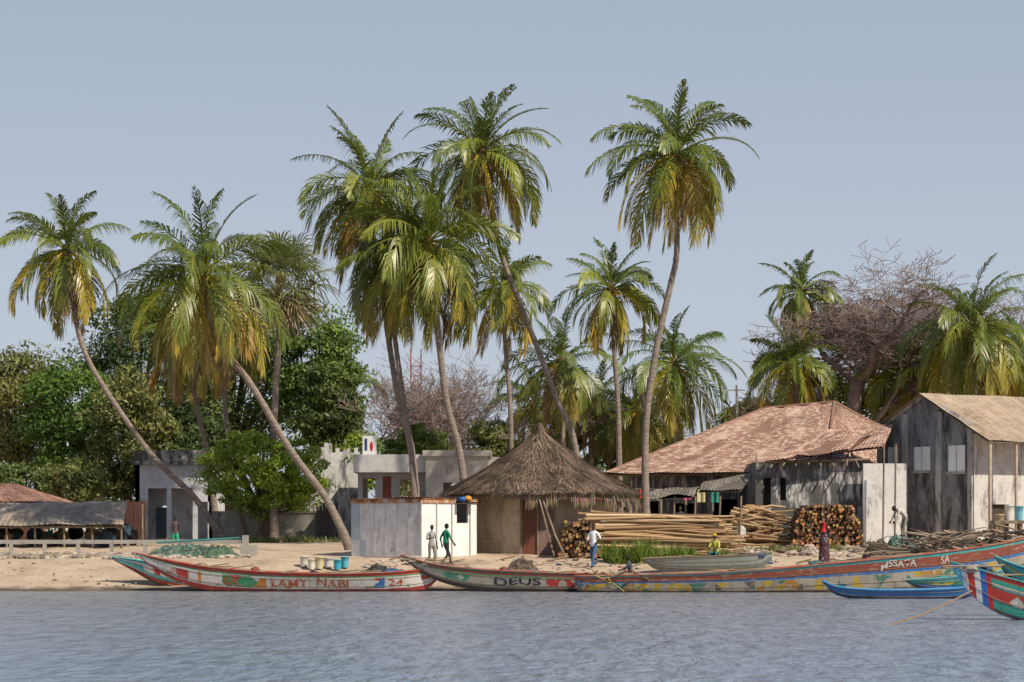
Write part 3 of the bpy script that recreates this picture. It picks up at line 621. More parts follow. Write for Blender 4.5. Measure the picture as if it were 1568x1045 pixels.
# ------------------------------------------------------------ thatched hut
def hut():
    e=group('thatched_hut'); cx=fx(828,114); cy=114; R=3.45; g=1.2; ze=4.05; za=7.05; RE=4.5
    m,nt,b=base('mud_brick',.95,.1); v=coords(nt,'UV')
    br=nt.nodes.new('ShaderNodeTexBrick'); nt.links.new(v,br.inputs['Vector']); br.inputs['Scale'].default_value=1; br.inputs['Brick Width'].default_value=.42; br.inputs['Row Height'].default_value=.2
    br.inputs['Mortar Size'].default_value=.018; br.inputs['Color1'].default_value=(.42,.31,.20,1); br.inputs['Color2'].default_value=(.50,.39,.26,1); br.inputs['Mortar'].default_value=(.27,.20,.13,1); br.inputs['Mortar Smooth'].default_value=.4
    o=coords(nt,'Object'); pl=ramp(nt,noise(nt,o,.8,7,.7),[(.42,0.0),(.52,1.0)]); col=mixc(nt,pl,br.outputs[0],(.54,.43,.29))
    st=ramp(nt,noise(nt,coords(nt,'Object',(1,1,.3)),1.5,7,.7),[(.5,0.0),(.75,.7)]); col=mixc(nt,st,col,(.18,.13,.10)); nt.links.new(col,b.inputs['Base Color']); bump(nt,b,noise(nt,o,8,6,.7),.5,.04)
    wb=MB(); wb.grid(lambda u,v:(cx+R*math.cos(u*2*math.pi)*(1+.006*math.sin(v*9+u*40)),cy+R*math.sin(u*2*math.pi),g+v*(ze+.5-g)),64,8,uvfn=lambda u,v:(u*2*math.pi*R,v*3.2)); wb.build('wall',[m],e,True)
    dm=mroof('door_sheet',[(.10,.05,.04),(.20,.08,.05),(.28,.13,.08),(.35,.28,.24)],1)
    db=MB()
    for k,(a0,a1,mt) in enumerate(((-104,-93,0),(-92.4,-82,1))):
        p=[(cx+(R+.07)*math.cos(math.radians(a)),cy+(R+.07)*math.sin(math.radians(a))) for a in (a0,a1)]
        db.obox(p[0],p[1],.04,g,g+2.55,mt)
    db.build('door_leaves',[dm,mroof('door_sheet2',[(.15,.09,.08),(.26,.17,.14),(.33,.27,.24),(.42,.40,.38)],1)],e)
    fb=MB()
    for a in (-105,-92.7,-81): fb.tube([(cx+(R+.1)*math.cos(math.radians(a)),cy+(R+.1)*math.sin(math.radians(a)),g),(cx+(R+.1)*math.cos(math.radians(a)),cy+(R+.1)*math.sin(math.radians(a)),g+2.7)],.05,5)
    fb.build('door_frame',[M_wood],e)
    def prof(t):
        return RE*t, za-(za-ze)*(t**.93)-.10*math.sin(math.pi*t)
    def surf(a,t,off=0):
        r,z=prof(t); k=.12*mn.noise(Vector((math.cos(a)*2,math.sin(a)*2,t*3)))+.08*mn.noise(Vector((math.cos(a)*7,math.sin(a)*7,t*6)))
        return Vector((cx+math.cos(a)*(r+off*.5),cy+math.sin(a)*(r+off*.5),z+off+k))
    tb=MB(); tb.grid(lambda u,v:surf(u*2*math.pi,v),72,18,col=(.10,.075,.058))
    rnd=random.Random(3)
    for i in range(17000):
        t=rnd.random()**.55; a=rnd.random()*2*math.pi; l=rnd.uniform(.05,.15); t2=min(t+l,1.04); da=rnd.uniform(-.07,.07)/(t+.15)
        o1=rnd.uniform(.0,.09); p=surf(a,t,o1+.01); q=surf(a+da,t2,o1+rnd.uniform(.0,.07)); w_=Vector((-math.sin(a),math.cos(a),0))*rnd.uniform(.010,.024)
        cl_=.78+.75*mn.noise(Vector((math.cos(a)*3,math.sin(a)*3,t*9)))
        k=rnd.uniform(.5,1.35)*cl_*.95; c=tuple(x*k for x in rnd.choice([(.21,.145,.105),(.25,.185,.135),(.15,.11,.085),(.31,.22,.15)]))
        tb.add([p-w_,p+w_,q+w_*.6,q-w_*.6],[(0,1,2,3)],0,c)
    for i in range(4200):
        a=rnd.random()*2*math.pi; p=surf(a,rnd.uniform(.96,1.0),.0); l=rnd.uniform(.12,.5)*(1.5 if mn.noise(Vector((math.cos(a)*6,math.sin(a)*6,0)))>.12 else .7); q=p+Vector((math.cos(a)*l*.35,math.sin(a)*l*.35,-l)); w_=Vector((-math.sin(a),math.cos(a),0))*rnd.uniform(.012,.03)
        c=tuple(x*rnd.uniform(.5,1.3) for x in (.24,.175,.12)); tb.add([p-w_,p+w_,q+w_*.3,q-w_*.3],[(0,1,2,3)],0,c)
    tb.tube([(cx,cy,za-.25),(cx-.03,cy,za+.18),(cx-.08,cy,za+.3)],[.28,.14,.05],7,col=(.12,.09,.07))
    tb.build('thatch_roof',[M_attr],e)
    p=MB(); p.tube([(fx(832,108.5),108.6,fz(768,108.6)),(fx(850,107.8),107.8,fz(820,107.8)),(fx(868,107),107,1.15)],.05,6); p.tube([(fx(826,109.3),109.3,fz(765,109.3)),(fx(850,108),108,1.15)],.04,6)
    for u in (905,940): p.tube([(fx(u,110.2),110.4,1.2),(fx(u,110.2),110.4,3.95)],.05,5)
    p.build('prop_poles',[M_wood],e,True)
hut()
# ------------------------------------------------------------ log piles
def logs(name,xa,xb,y0,y1,g,h,ends,seed,n):
    rnd=random.Random(seed); mb=MB(); cols=[(.46,.29,.15),(.54,.37,.20),(.38,.235,.13),(.30,.19,.11),(.58,.43,.26)]
    for i in range(n):
        f=(i/n)**.8; z=g+.06+h*f; r=rnd.uniform(.035,.075); y=y0+(y1-y0)*rnd.random()**1.4+.4*(f**2)
        a=xa+rnd.uniform(-.6,.8)+f*.35; b=xb+rnd.uniform(-1.6,.35)-f*.8; dz=rnd.uniform(-.22,.22); dy=rnd.uniform(-.2,.2)
        m_=((a+b)/2,y,z+rnd.uniform(-.10,.06)); k=rnd.uniform(.5,1.15); c=tuple(x*k for x in rnd.choice(cols))
        mb.tube([(a,y-dy,z-dz*(.3 if f<.2 else 1)),m_,(b,y+dy,z+dz-.12*f)],[r,r*.95,r*.7],7,col=c,capcol=(.60,.36,.18))
    xe0,xe1,ye0,ye1,he=ends; z=.07
    while z<he:
        inset=.35*(z/he)**2*(xe1-xe0)*.5; x=xe0+inset+rnd.random()*.1
        while x<xe1-inset:
            r=rnd.uniform(.05,.09); k=rnd.uniform(.35,1.0); yy=ye0+rnd.uniform(-.3,.25)
            cc=rnd.choice([(.52,.28,.12),(.42,.21,.10),(.28,.17,.10),(.12,.08,.05)])
            mb.tube([(x,yy,g+z+rnd.uniform(-.03,.03)),(x+rnd.uniform(-.1,.1),ye1,g+z)],[r,r],8,col=(.16*k+.05,.11*k+.03,.07*k+.02),capcol=tuple(q*rnd.uniform(.7,1.15) for q in cc)); x+=r*2+.005
        z+=.125
    mb.build(name,[M_attr],smooth=False)
logs('log_pile',fx(895,108.5),fx(1142,108.5),108.1,109.8,1.2,1.85,(fx(856,108),fx(916,108),108,110.4,1.65),1,210)
logs('log_pile',fx(1128,120),fx(1225,120),119.3,121,1.62,1.9,(fx(1212,118.8),fx(1322,118.8),118.4,120.6,2.0),2,110)
# ------------------------------------------------------------ boats
def mhull(name,bands,motif=None,motif_band=(.4,.6),wear=.45,wearc=(.30,.27,.23),mscale=1.6,stripes=None,plain=(),plainc=(.6,.55,.47)):
    m,nt,b=base(name,.5,.4); uv=nt.nodes.new('ShaderNodeUVMap'); sx=nt.nodes.new('ShaderNodeSeparateXYZ'); nt.links.new(uv.outputs[0],sx.inputs[0])
    o=coords(nt,'Object'); wob=math_(nt,'ADD',sx.outputs[1],math_(nt,'MULTIPLY',math_(nt,'SUBTRACT',noise(nt,o,2,3),.5),.07))
    col=ramp(nt,wob,bands,True)
    if motif:
        mp=coords(nt,'UV',(1,1.1,1)); vo=nt.nodes.new('ShaderNodeTexVoronoi'); vo.inputs['Scale'].default_value=mscale; vo.distance='MANHATTAN'; nt.links.new(mp,vo.inputs['Vector'])
        sp=nt.nodes.new('ShaderNodeSeparateColor'); nt.links.new(vo.outputs['Color'],sp.inputs[0]); mc=ramp(nt,sp.outputs[0],motif,True); mc2=ramp(nt,sp.outputs[1],[(p,motif[-1-i][1]) for i,(p,c) in enumerate(motif)],True)
        mc=mixc(nt,math_(nt,'LESS_THAN',vo.outputs['Distance'],.30),mc,mc2)
        ring=math_(nt,'MULTIPLY',math_(nt,'GREATER_THAN',vo.outputs['Distance'],.30),math_(nt,'LESS_THAN',vo.outputs['Distance'],.40)); mc=mixc(nt,ring,mc,(.55,.52,.45))
        for xa,xb in plain:
            kk=math_(nt,'MULTIPLY',math_(nt,'GREATER_THAN',sx.outputs[0],xa),math_(nt,'LESS_THAN',sx.outputs[0],xb)); mc=mixc(nt,kk,mc,plainc)
        k=math_(nt,'MULTIPLY',math_(nt,'GREATER_THAN',wob,motif_band[0]),math_(nt,'LESS_THAN',wob,motif_band[1])); col=mixc(nt,k,col,mc)
    if stripes:
        x0,x1,st=stripes; t=math_(nt,'DIVIDE',math_(nt,'SUBTRACT',math_(nt,'ADD',sx.outputs[0],math_(nt,'MULTIPLY',sx.outputs[1],.12)),x0),x1-x0)
        sc_=ramp(nt,t,st,True); col=mixc(nt,math_(nt,'LESS_THAN',t,1.0),col,sc_)
    lo=.66-.22*wear; wr=ramp(nt,noise(nt,coords(nt,'Object',(.8,1,2.2)),3.5,8,.78,.3),[(lo,0.0),(lo+.04,1.0)]); col=mixc(nt,math_(nt,'MULTIPLY',wr,.8),col,wearc)
    dirt=ramp(nt,noise(nt,coords(nt,'Object',(3,1,.4)),2.5,5,.7),[(.52,0.0),(.8,.7)]); col=mixc(nt,dirt,col,(.08,.06,.05))
    so_=nt.nodes.new('ShaderNodeSeparateXYZ'); nt.links.new(o,so_.inputs[0]); wl=ramp(nt,math_(nt,'ADD',so_.outputs[2],math_(nt,'MULTIPLY',noise(nt,o,3,3),.1)),[(.08,1.0),(.15,0.0)])
    col=mixc(nt,math_(nt,'MULTIPLY',wl,.8),col,(.03,.028,.025)); nt.links.new(col,b.inputs['Base Color'])
    bump(nt,b,noise(nt,coords(nt,'Object',(.6,1,5)),4,5,.6),.5,.02); return m
M_in=mnoise('boat_inside',[(.35,(.09,.07,.05)),(.6,(.26,.20,.15))],3)
def boat(name,d,st,hull,rim,texts=(),yaw=0,th=3,seed=1,inside=None,cargo=0,rr=.032):
    rnd=random.Random(seed); e=group(name)
    pts=[Vector((fx(u,d),fz(vs,d),fz(vk,d))) for u,vs,vk,hb in st]; hbs=[s[3] for s in st]
    P4=catmull([Vector((p.x,p.y,p.z)) for p in pts],10); HB=[v.x for v in catmull([Vector((h,0,0)) for h in hbs],10)]
    xm=pts[0].x; N=len(P4)
    def sec(i,f,side):
        p=P4[i]; hb=max(HB[i],.012); zk,zs=p.z,p.y
        ff=min(f,1); w_=hb*(.42+.58*ff**.8) if f>0 else hb*.42
        return Vector((p.x,d+side*w_+math.tan(yaw)*(p.x-xm),zk+(zs-zk)*ff))
    mb=MB()
    for side in (-1,1):
        mb.grid(lambda u,v,side=side:sec(min(int(round(u*(N-1))),N-1),v,side),N-1,8,0,uvfn=lambda u,v:(P4[min(int(round(u*(N-1))),N-1)].x,v))
    mb.grid(lambda u,v:sec(int(round(u*(N-1))),0,-1+2*v),N-1,2,0)
    mb.build('hull',[hull],e,True)
    ib=MB()
    for side in (-1,1): ib.grid(lambda u,v:sec(int(round(u*(N-1))),.3+.68*v,side)-Vector((0,side*.05,0)),N-1,2,0)
    ib.grid(lambda u,v:sec(int(round(u*(N-1))),.32,-.9+1.8*v),N-1,2,0)
    ib.build('inner_planking',[inside or M_in],e)
    rb=MB()
    for side in (-1,1): rb.tube([sec(i,1,side) for i in range(N)],rr,6)
    rb.tube([sec(0,1,0),sec(0,0,0)],rr*.9,5); rb.build('gunwale',[rim],e,True)
    tb=MB()
    for k in range(th):
        i=int(N*(k+1)/(th+1)); a=sec(i,.93,-1);b=sec(i,.93,1); tb.box(a.x-.09,a.x+.09,a.y+.03,b.y-.03,a.z-.03,a.z+.02)
    for f in (.34,.70):
        for side in (-1,1): tb.tube([sec(i,f,side)+Vector((0,side*.004,0)) for i in range(N//8,N-N//10)],.010,4)
    tb.build('thwarts',[M_wood],e)
    if cargo:
        cb=MB()
        for k in range(cargo):
            i=rnd.randint(int(N*.15),int(N*.85)); c=sec(i,1,0); s=rnd.uniform(.10,.26)
            cb.ell((c.x,c.y+rnd.uniform(-.2,.2),c.z+rnd.uniform(-.14,.03)),(s*rnd.uniform(.8,1.8),.25,s*.6),8,6,jit=.22,col=rnd.choice([(.05,.12,.12),(.25,.2,.14),(.04,.04,.05),(.34,.3,.25),(.05,.09,.17),(.25,.08,.05),(.1,.15,.08),(.12,.1,.08)]))
        for k in range(cargo):
            i=rnd.randint(int(N*.15),int(N*.8)); c=sec(i,1,0); l=rnd.uniform(.8,2.2); a=rnd.uniform(-.08,.12); cb.tube([(c.x-l/2,c.y+rnd.uniform(-.3,.3),c.z+.02-a*l/2),(c.x+l/2,c.y+rnd.uniform(-.3,.3),c.z+.05+a*l/2)],.025,5,col=(.3,.23,.16))
        cb.build('cargo',[M_attr],e)
    XS=[p.x for p in P4]
    for (txt,u0,u1,f0,f1,mat) in texts:
        cu=bpy.data.curves.new('t','FONT'); cu.body=txt; cu.size=1; cu.offset=.015; ob=bpy.data.objects.new('t',cu); sc.collection.objects.link(ob); bpy.context.view_layer.update()
        me=bpy.data.meshes.new_from_object(ob.evaluated_get(bpy.context.evaluated_depsgraph_get())); bpy.data.objects.remove(ob)
        vv=np.array([v.co[:] for v in me.vertices]); mn_=vv.min(0); mx=vv.max(0)
        for v in me.vertices:
            a=(v.co.x-mn_[0])/(mx[0]-mn_[0]); b_=(v.co.y-mn_[1])/(mx[1]-mn_[1]); x=fx(u0,d)+(fx(u1,d)-fx(u0,d))*a; f=f0+(f1-f0)*b_+.05*math.sin(x*3)+.03*math.sin(x*7.3)
            j=float(np.interp(x,XS,range(N))); i=min(int(j),N-2); q=sec(i,f,-1).lerp(sec(i+1,f,-1),j-i); v.co=(x,q.y-.012,q.z)
        me.materials.append(mat); o2=bpy.data.objects.new('painted_lettering',me); sc.collection.objects.link(o2); o2.parent=e
    return e
W=(.68,.63,.56); Rd=(.48,.05,.035); Or=(.66,.25,.05); Gn=(.05,.30,.13); Tl=(.09,.42,.39); Bl=(.03,.16,.42); Yl=(.70,.50,.06); Dk=(.07,.06,.05)
def worn(name,c,f=.13): return mnoise(name,[(.42,c),(.56,c),(.62,tuple(x*.45+f for x in c))],5,rough=.7,bs=0)
m_white=worn('letter_white',(.66,.63,.56)); m_dark=worn('letter_dark',(.035,.035,.05),.2); m_red=worn('letter_red',(.45,.12,.05),.3)
rim_r=mnoise('rim_red',[(.4,(.40,.08,.05)),(.6,(.3,.2,.15))],3); rim_t=mcol('rim_teal',(.10,.38,.37)); rim_d=mcol('rim_dark',(.15,.12,.09))
boat('fishing_pirogue',101.2,[(172,853,857,.03),(205,857,875,.2),(245,863,896,.45),(300,870,906,.6),(400,876,908,.7),(500,878,908,.7),(590,878,906,.45)],
  mhull('hull_teal',[(0,Dk),(.12,Rd),(.25,Tl),(.7,W),(.85,Tl)],[(0,Tl),(.3,W),(.6,Tl),(.8,Rd)],(.45,.7),.3),rim_t,seed=2)
boat('fishing_pirogue',99.2,[(209,847,850,.03),(235,853,870,.18),(275,861,892,.4),(330,869,905,.6),(420,876,909,.75),(520,878,909,.75),(600,876,908,.6),(650,872,903,.25),(668,869,890,.04)],
  mhull('hull_redwhite',[(0,(.40,.06,.04)),(.22,W),(.28,(.62,.56,.48)),(.74,W),(.78,Gn),(.84,Rd)],[(0,W),(.14,Rd),(.28,(.70,.64,.56)),(.46,Or),(.58,W),(.72,Gn),(.82,(.70,.62,.50)),(.93,Bl)],(.26,.76),.32,(.52,.46,.38),1.25,plain=((fx(410,99.2),fx(542,99.2)),(fx(590,99.2),fx(624,99.2))),plainc=(.66,.60,.50)),rim_r,[('LAMY  NABI',418,535,.32,.72,m_red),('LAMINE',248,272,.35,.65,m_white),('SA',345,368,.36,.70,m_red),('24',596,618,.4,.7,m_red)],seed=3,cargo=9)
boat('fishing_pirogue',99.0,[(615,850,853,.03),(640,858,873,.2),(680,866,893,.45),(740,872,905,.6),(820,876,908,.65),(880,878,908,.5),(930,878,905,.3)],
  mhull('hull_dark',[(0,Dk),(.2,(.30,.24,.17)),(.32,(.42,.38,.31)),(.70,(.13,.24,.12)),(.80,(.33,.06,.045)),(.9,(.10,.20,.15))],[(0,(.44,.40,.32)),(.3,(.36,.33,.26)),(.42,(.60,.30,.06)),(.55,(.44,.40,.32)),(.72,(.10,.30,.2)),(.86,Rd)],(.30,.70),.36,(.20,.16,.12),1.1,plain=((fx(748,99),fx(836,99)),),plainc=(.42,.38,.31)),rim_r,[('DEUS',757,828,.34,.70,m_dark)],seed=4,cargo=8)
boat('long_fishing_pirogue',98.0,[(880,882,902,.2),(900,882,909,.45),(980,880,911,.65),(1080,877,912,.75),(1180,871,912,.8),(1280,862,911,.8),(1380,852,909,.75),(1460,843,904,.6),(1540,831,890,.4),(1610,815,862,.18),(1650,803,812,.03)],
  mhull('hull_long',[(0,Dk),(.08,(.24,.14,.07)),(.18,(.46,.40,.31)),(.58,(.04,.20,.48)),(.65,(.32,.09,.055)),(.91,(.08,.40,.38))],[(0,(.46,.41,.32)),(.22,(.10,.24,.17)),(.34,(.62,.42,.05)),(.50,(.40,.35,.28)),(.62,(.5,.44,.34)),(.72,(.15,.13,.10)),(.82,(.52,.26,.06)),(.91,(.05,.24,.30))],(.20,.56),.48,(.44,.38,.30),2.1),rim_r,[('MSSATA',1345,1400,.70,.88,m_white),('SA',1437,1450,.70,.90,m_white)],th=7,seed=5,cargo=14)
boat('grey_canoe',103.2,[(988,856,862,.1),(1010,855,874,.35),(1060,853,880,.5),(1120,851,880,.5),(1160,849,876,.35),(1182,847,856,.06)],mhull('hull_grey',[(0,(.16,.18,.17)),(.5,(.26,.31,.30)),(.9,(.36,.39,.38))],wear=.4),rim_d,th=4,seed=6,cargo=4)
boat('blue_canoe',89,[(1260,890,893,.03),(1285,899,913,.22),(1340,903,919,.35),(1400,903,920,.35),(1460,901,919,.3),(1500,897,910,.1)],mhull('hull_blue',[(0,(.02,.06,.16)),(.3,(.03,.16,.40)),(.88,(.13,.32,.5))],wear=.3,wearc=(.15,.2,.26)),mcol('rim_blue',(.08,.27,.5)),seed=7,inside=mcol('blue_inside',(.05,.14,.24)))
x0=fx(1456,68)
mf=mhull('hull_flag',[(0,(.10,.09,.08)),(.08,(.06,.36,.27)),(.66,W),(.74,(.06,.36,.27)),(.87,Rd)],[(0,(.06,.36,.27)),(.35,Rd),(.55,(.07,.38,.30)),(.8,W),(.92,Yl)],(.3,.62),.10,(.45,.45,.4),1.2,stripes=(x0,x0+1.15,[(0,(.14,.50,.70)),(.30,(.75,.72,.68)),(.44,(.60,.04,.03)),(.60,(.75,.72,.68)),(.74,(.04,.16,.48)),(.88,(.60,.04,.03))]))
boat('painted_pirogue',68,[(1456,860,868,.03),(1475,866,896,.14),(1500,873,922,.28),(1540,885,944,.45),(1600,899,957,.6),(1720,908,960,.75),(1880,908,958,.75),(2000,898,945,.3)],mf,rim_t,seed=8,inside=mcol('teal_inside',(.07,.25,.25)),cargo=10,rr=.018)
boat('painted_pirogue',71,[(1524,852,855,.03),(1545,862,885,.2),(1580,872,915,.4),(1680,885,945,.6),(1850,885,945,.5)],mhull('hull_teal2',[(0,Dk),(.2,Tl),(.6,Yl),(.68,Tl),(.9,Bl)],wear=.3),rim_t,seed=9)
boat('painted_pirogue',93,[(1384,888,890,.03),(1410,887,902,.25),(1450,884,908,.35),(1520,876,908,.4),(1600,862,905,.4),(1680,850,890,.1)],mhull('hull_by',[(0,Dk),(.25,Bl),(.55,Yl),(.72,Tl),(.9,W)],[(0,Yl),(.4,Gn),(.7,Rd)],(.5,.72),.3),rim_t,seed=10,inside=mcol('blue_inside2',(.06,.2,.35)),cargo=5)
b=MB(); b.tube(catmull([(fx(1488,67.6),67.6,fz(905,67.6)),(fx(1430,66),66,fz(934,66)),(fx(1362,64.5),64.5,-.02)],5),.026,5); b.build('mooring_rope',[mcol('rope',(.24,.17,.11))],smooth=True)
# ------------------------------------------------------------ people
def person(name,u,d,yaw,J=None,shirt=(.5,.5,.5),pants=(.05,.07,.15),skin=(.06,.035,.022),sleeve=True,dress=None,scarf=None,H=1.74,zoff=0,hat=None,g=None,longsleeve=False):
    B={'pel':(0,0,.93),'wai':(0,0,1.08),'che':(0,.0,1.27),'nkb':(0,-.005,1.44),'nek':(0,.015,1.53),
       'shL':(-.17,0,1.40),'elL':(-.23,-.03,1.13),'wrL':(-.235,.05,.88),'shR':(.17,0,1.40),'elR':(.23,-.03,1.13),'wrR':(.235,.05,.88),
       'hiL':(-.095,0,.88),'knL':(-.11,.03,.49),'anL':(-.11,-.02,.09),'hiR':(.095,0,.88),'knR':(.11,.03,.49),'anR':(.11,-.02,.09),'head':(0,.03,1.65)}
    if J: B.update(J)
    P={k:Vector(v) for k,v in B.items()}
    for s in 'LR':
        P['to'+s]=P['an'+s]+Vector((0,.15,-.055)); P['hl'+s]=P['an'+s]+Vector((0,-.05,-.05))
        hd=(P['wr'+s]-P['el'+s]).normalized(); P['pa'+s]=P['wr'+s]+hd*.08
    rad={'pel':.135,'wai':.115,'che':.135,'nkb':.075,'nek':.055,'sh':.062,'el':.043,'wr':.028,'pa':.034,'hi':.092,'kn':.062,'an':.042,'to':.034,'hl':.036}
    names=list(k for k in P if k not in('head',)); names.remove('pel'); names=['pel']+names
    V=[P[k] for k in names]; R=[rad.get(k,rad.get(k[:2],.05)) for k in names]; ix={k:i for i,k in enumerate(names)}
    E=[('pel','wai','shirt'),('wai','che','shirt'),('che','nkb','shirt'),('nkb','nek','skin')]
    for s in 'LR': E+=[('nkb','sh'+s,'shirt'),('sh'+s,'el'+s,'shirt' if sleeve else 'skin'),('el'+s,'wr'+s,'shirt' if longsleeve else 'skin'),('wr'+s,'pa'+s,'skin'),('pel','hi'+s,'pants'),('hi'+s,'kn'+s,'pants'),('kn'+s,'an'+s,'pants'),('an'+s,'to'+s,'shoe'),('an'+s,'hl'+s,'shoe')]
    ed=[(ix[a],ix[b]) for a,b,_ in E]; seg=[(P[a],P[b],l) for a,b,l in E]
    for s in 'LR':
        sg=-1 if s=='L' else 1; pa=P['pa'+s]; hd=(pa-P['wr'+s]).normalized(); side=Vector((0,1,0)); side=(side-hd*side.dot(hd)).normalized(); inw=hd.cross(side)*sg
        for k,ln in enumerate((.068,.078,.072,.056)):
            o=side*(.030-.02*k); i0=len(V); V+= [pa+o+hd*.03,pa+o+hd*(.03+ln*.5)+inw*.006,pa+o+hd*(.03+ln*.85)+inw*.026]; R+=[.010,.009,.007]; ed+=[(ix['pa'+s],i0),(i0,i0+1),(i0+1,i0+2)]; seg.append((pa,V[-1],'skin'))
        i0=len(V); V+=[pa+side*.045-hd*.02,pa+side*.062+hd*.02]; R+=[.012,.009]; ed+=[(ix['pa'+s],i0),(i0,i0+1)]; seg.append((pa,V[-1],'skin'))
    me=bpy.data.meshes.new('b'); me.from_pydata([tuple(v) for v in V],ed,[]); ob=bpy.data.objects.new('b',me); sc.collection.objects.link(ob)
    md=ob.modifiers.new('s','SKIN'); md.use_smooth_shade=True
    for i,sv in enumerate(me.skin_vertices[0].data): sv.radius=(R[i],R[i]); sv.use_root=(i==0)
    sb=ob.modifiers.new('u','SUBSURF'); sb.levels=1; sb.render_levels=1
    bpy.context.view_layer.update(); ev=bpy.data.meshes.new_from_object(ob.evaluated_get(bpy.context.evaluated_depsgraph_get())); bpy.data.objects.remove(ob)
    idx={'skin':0,'shirt':1,'pants':2,'shoe':3}; mb=MB(); mb.v=[tuple(v.co) for v in ev.vertices]; mb.c=[(1,1,1)]*len(mb.v)
    for p in ev.polygons:
        c=p.center; best=None;bd=9
        for a,b_,l in seg:
            ab=b_-a; t=max(0,min(1,(c-a).dot(ab)/max(ab.length_squared,1e-8))); dd=(c-(a+ab*t)).length
            if l=='shirt': dd-=.02
            if dd<bd: bd=dd;best=l
        mb.f.append(list(p.vertices)); mb.m.append(idx[best])
    hc=P['head']; nu,nv=20,14; vs=[];fs=[];ms=[]
    for j in range(nv+1):
        ph=math.pi*j/nv
        for i in range(nu):
            th=2*math.pi*i/nu; x=math.sin(ph)*math.cos(th); y=math.sin(ph)*math.sin(th); z=math.cos(ph)
            fxx=.074;fy=.094;fzz=.118
            if z<0: fxx*=1+.32*z
            hair=(z>.42 or (y<-.05 and z>-.45))
            if y>.9 and -.35<z<.15: y*=1.18 if abs(x)<.2 else 1.0
            if y>.7 and .12<z<.28: y*=1.05
            q=1.07 if hair else 1
            vs.append(hc+Vector((x*fxx*q,y*fy*q,z*fzz*q)))
    for j in range(nv):
        for i in range(nu):
            z=math.cos(math.pi*(j+.5)/nv); y=math.sin(math.pi*(j+.5)/nv)*math.sin(2*math.pi*(i+.5)/nu); fs.append((j*nu+i,(j+1)*nu+i,(j+1)*nu+(i+1)%nu,j*nu+(i+1)%nu)); ms.append(4 if (z>.42 or (y<-.05 and z>-.45)) else 0)
    mb.add(vs,fs,0); mb.m[-len(fs):]=ms
    for sx_ in (-1,1):
        mb.ell(hc+Vector((sx_*.076,-.005,-.005)),(.010,.018,.030),8,6,0); mb.ell(hc+Vector((sx_*.029,.084,.008)),(.014,.009,.008),8,6,5); mb.ell(hc+Vector((sx_*.029,.091,.008)),(.006,.004,.006),6,5,4)
    mb.ell(hc+Vector((0,.093,-.022)),(.014,.018,.016),8,6,0); mb.ell(hc+Vector((0,.083,-.056)),(.026,.008,.008),8,6,6)
    mats=[mcol(name+'_skin',skin,.5,.1),mcol(name+'_shirt',shirt,.85,.15,9),mcol(name+'_trousers',pants,.85,.2,9),mcol(name+'_shoe',(.05,.04,.035)),mcol(name+'_hair',(.012,.01,.009),.9),mcol(name+'_eye',(.6,.58,.55)),mcol(name+'_lips',(.13,.04,.035))]
    if dress:
        mats.append(mnoise(name+'_dress',[(.42,(.02,.02,.03)),(.5,dress),(.56,(.03,.03,.04)),(.62,(.3,.3,.35))],14,bs=.2))
        def dr(u_,v_):
            a=u_*2*math.pi; z=P['che'].z-.02-(P['che'].z-.1)*v_; r_=.16+.05*math.sin(min(v_*3,1)*math.pi/2)+.07*v_+.012*math.sin(a*7)*v_; return Vector((math.cos(a)*r_+P['che'].x,math.sin(a)*r_*.8+P['che'].y,z))
        mb.grid(dr,28,10,7)
    if scarf:
        mats.append(mcol(name+'_scarf',scarf,.8)); mi=len(mats)-1
        def sf(u_,v_):
            a=math.radians(130)+math.radians(280)*u_
            if v_<.6: q=Vector((math.cos(a)*math.sin(v_/.6*1.9)*.098,math.sin(a)*math.sin(v_/.6*1.9)*.115,.135*math.cos(v_/.6*1.9))); return hc+q
            t=(v_-.6)/.4; r_=.093+.12*t; return hc+Vector((math.cos(a)*r_,math.sin(a)*r_*.85,-.044-.26*t))
        mb.grid(sf,20,12,mi)
    if hat:
        mats.append(mcol(name+'_cap',hat,.8)); mi=len(mats)-1; mb.ell(hc+Vector((0,-.005,.06)),(.086,.106,.075),14,8,mi); mb.ell(hc+Vector((0,.10,.055)),(.06,.06,.008),10,5,mi)
    x=fx(u,d); z=(gz(x,d) if g is None else g)+zoff; k=H/1.76; ca,sa=math.cos(yaw),math.sin(yaw)
    mb.v=[(x+k*(v[0]*ca-v[1]*sa),d+k*(v[0]*sa+v[1]*ca),z+k*v[2]) for v in mb.v]
    return mb.build(name,mats,smooth=True)
RT=-math.pi/2; CAMF=math.pi; LF=math.pi/2
walk={'knL':(-.10,.22,.52),'anL':(-.09,.30,.10),'knR':(.10,.02,.47),'anR':(.10,-.27,.13),'elL':(-.22,-.14,1.16),'wrL':(-.22,-.08,.93),'elR':(.22,.08,1.15),'wrR':(.2,.24,.96)}
person('man_walking',661,105,CAMF+.5,{'knL':(-.10,.10,.50),'anL':(-.1,.05,.09),'elR':(.25,.02,1.15),'wrR':(.15,.2,1.2),'anR':(.12,-.12,.1)},(.33,.33,.34),(.20,.18,.16))
person('man_walking',683,105,RT+.6,walk,(.02,.22,.12),(.03,.03,.035),H=1.8)
person('man_walking',909,104.5,CAMF-.5,{**walk,'elL':(-.3,.0,1.2),'wrL':(-.2,.12,1.05)},(.72,.74,.80),(.06,.11,.24),H=1.88)
person('woman_in_headscarf',1262,102.5,CAMF+.9,{'elL':(-.27,.05,1.15),'wrL':(-.12,.2,1.1)},(.03,.03,.04),(.03,.03,.04),dress=(.14,.03,.04),scarf=(.6,.035,.035),longsleeve=True,H=1.72,g=1.05)
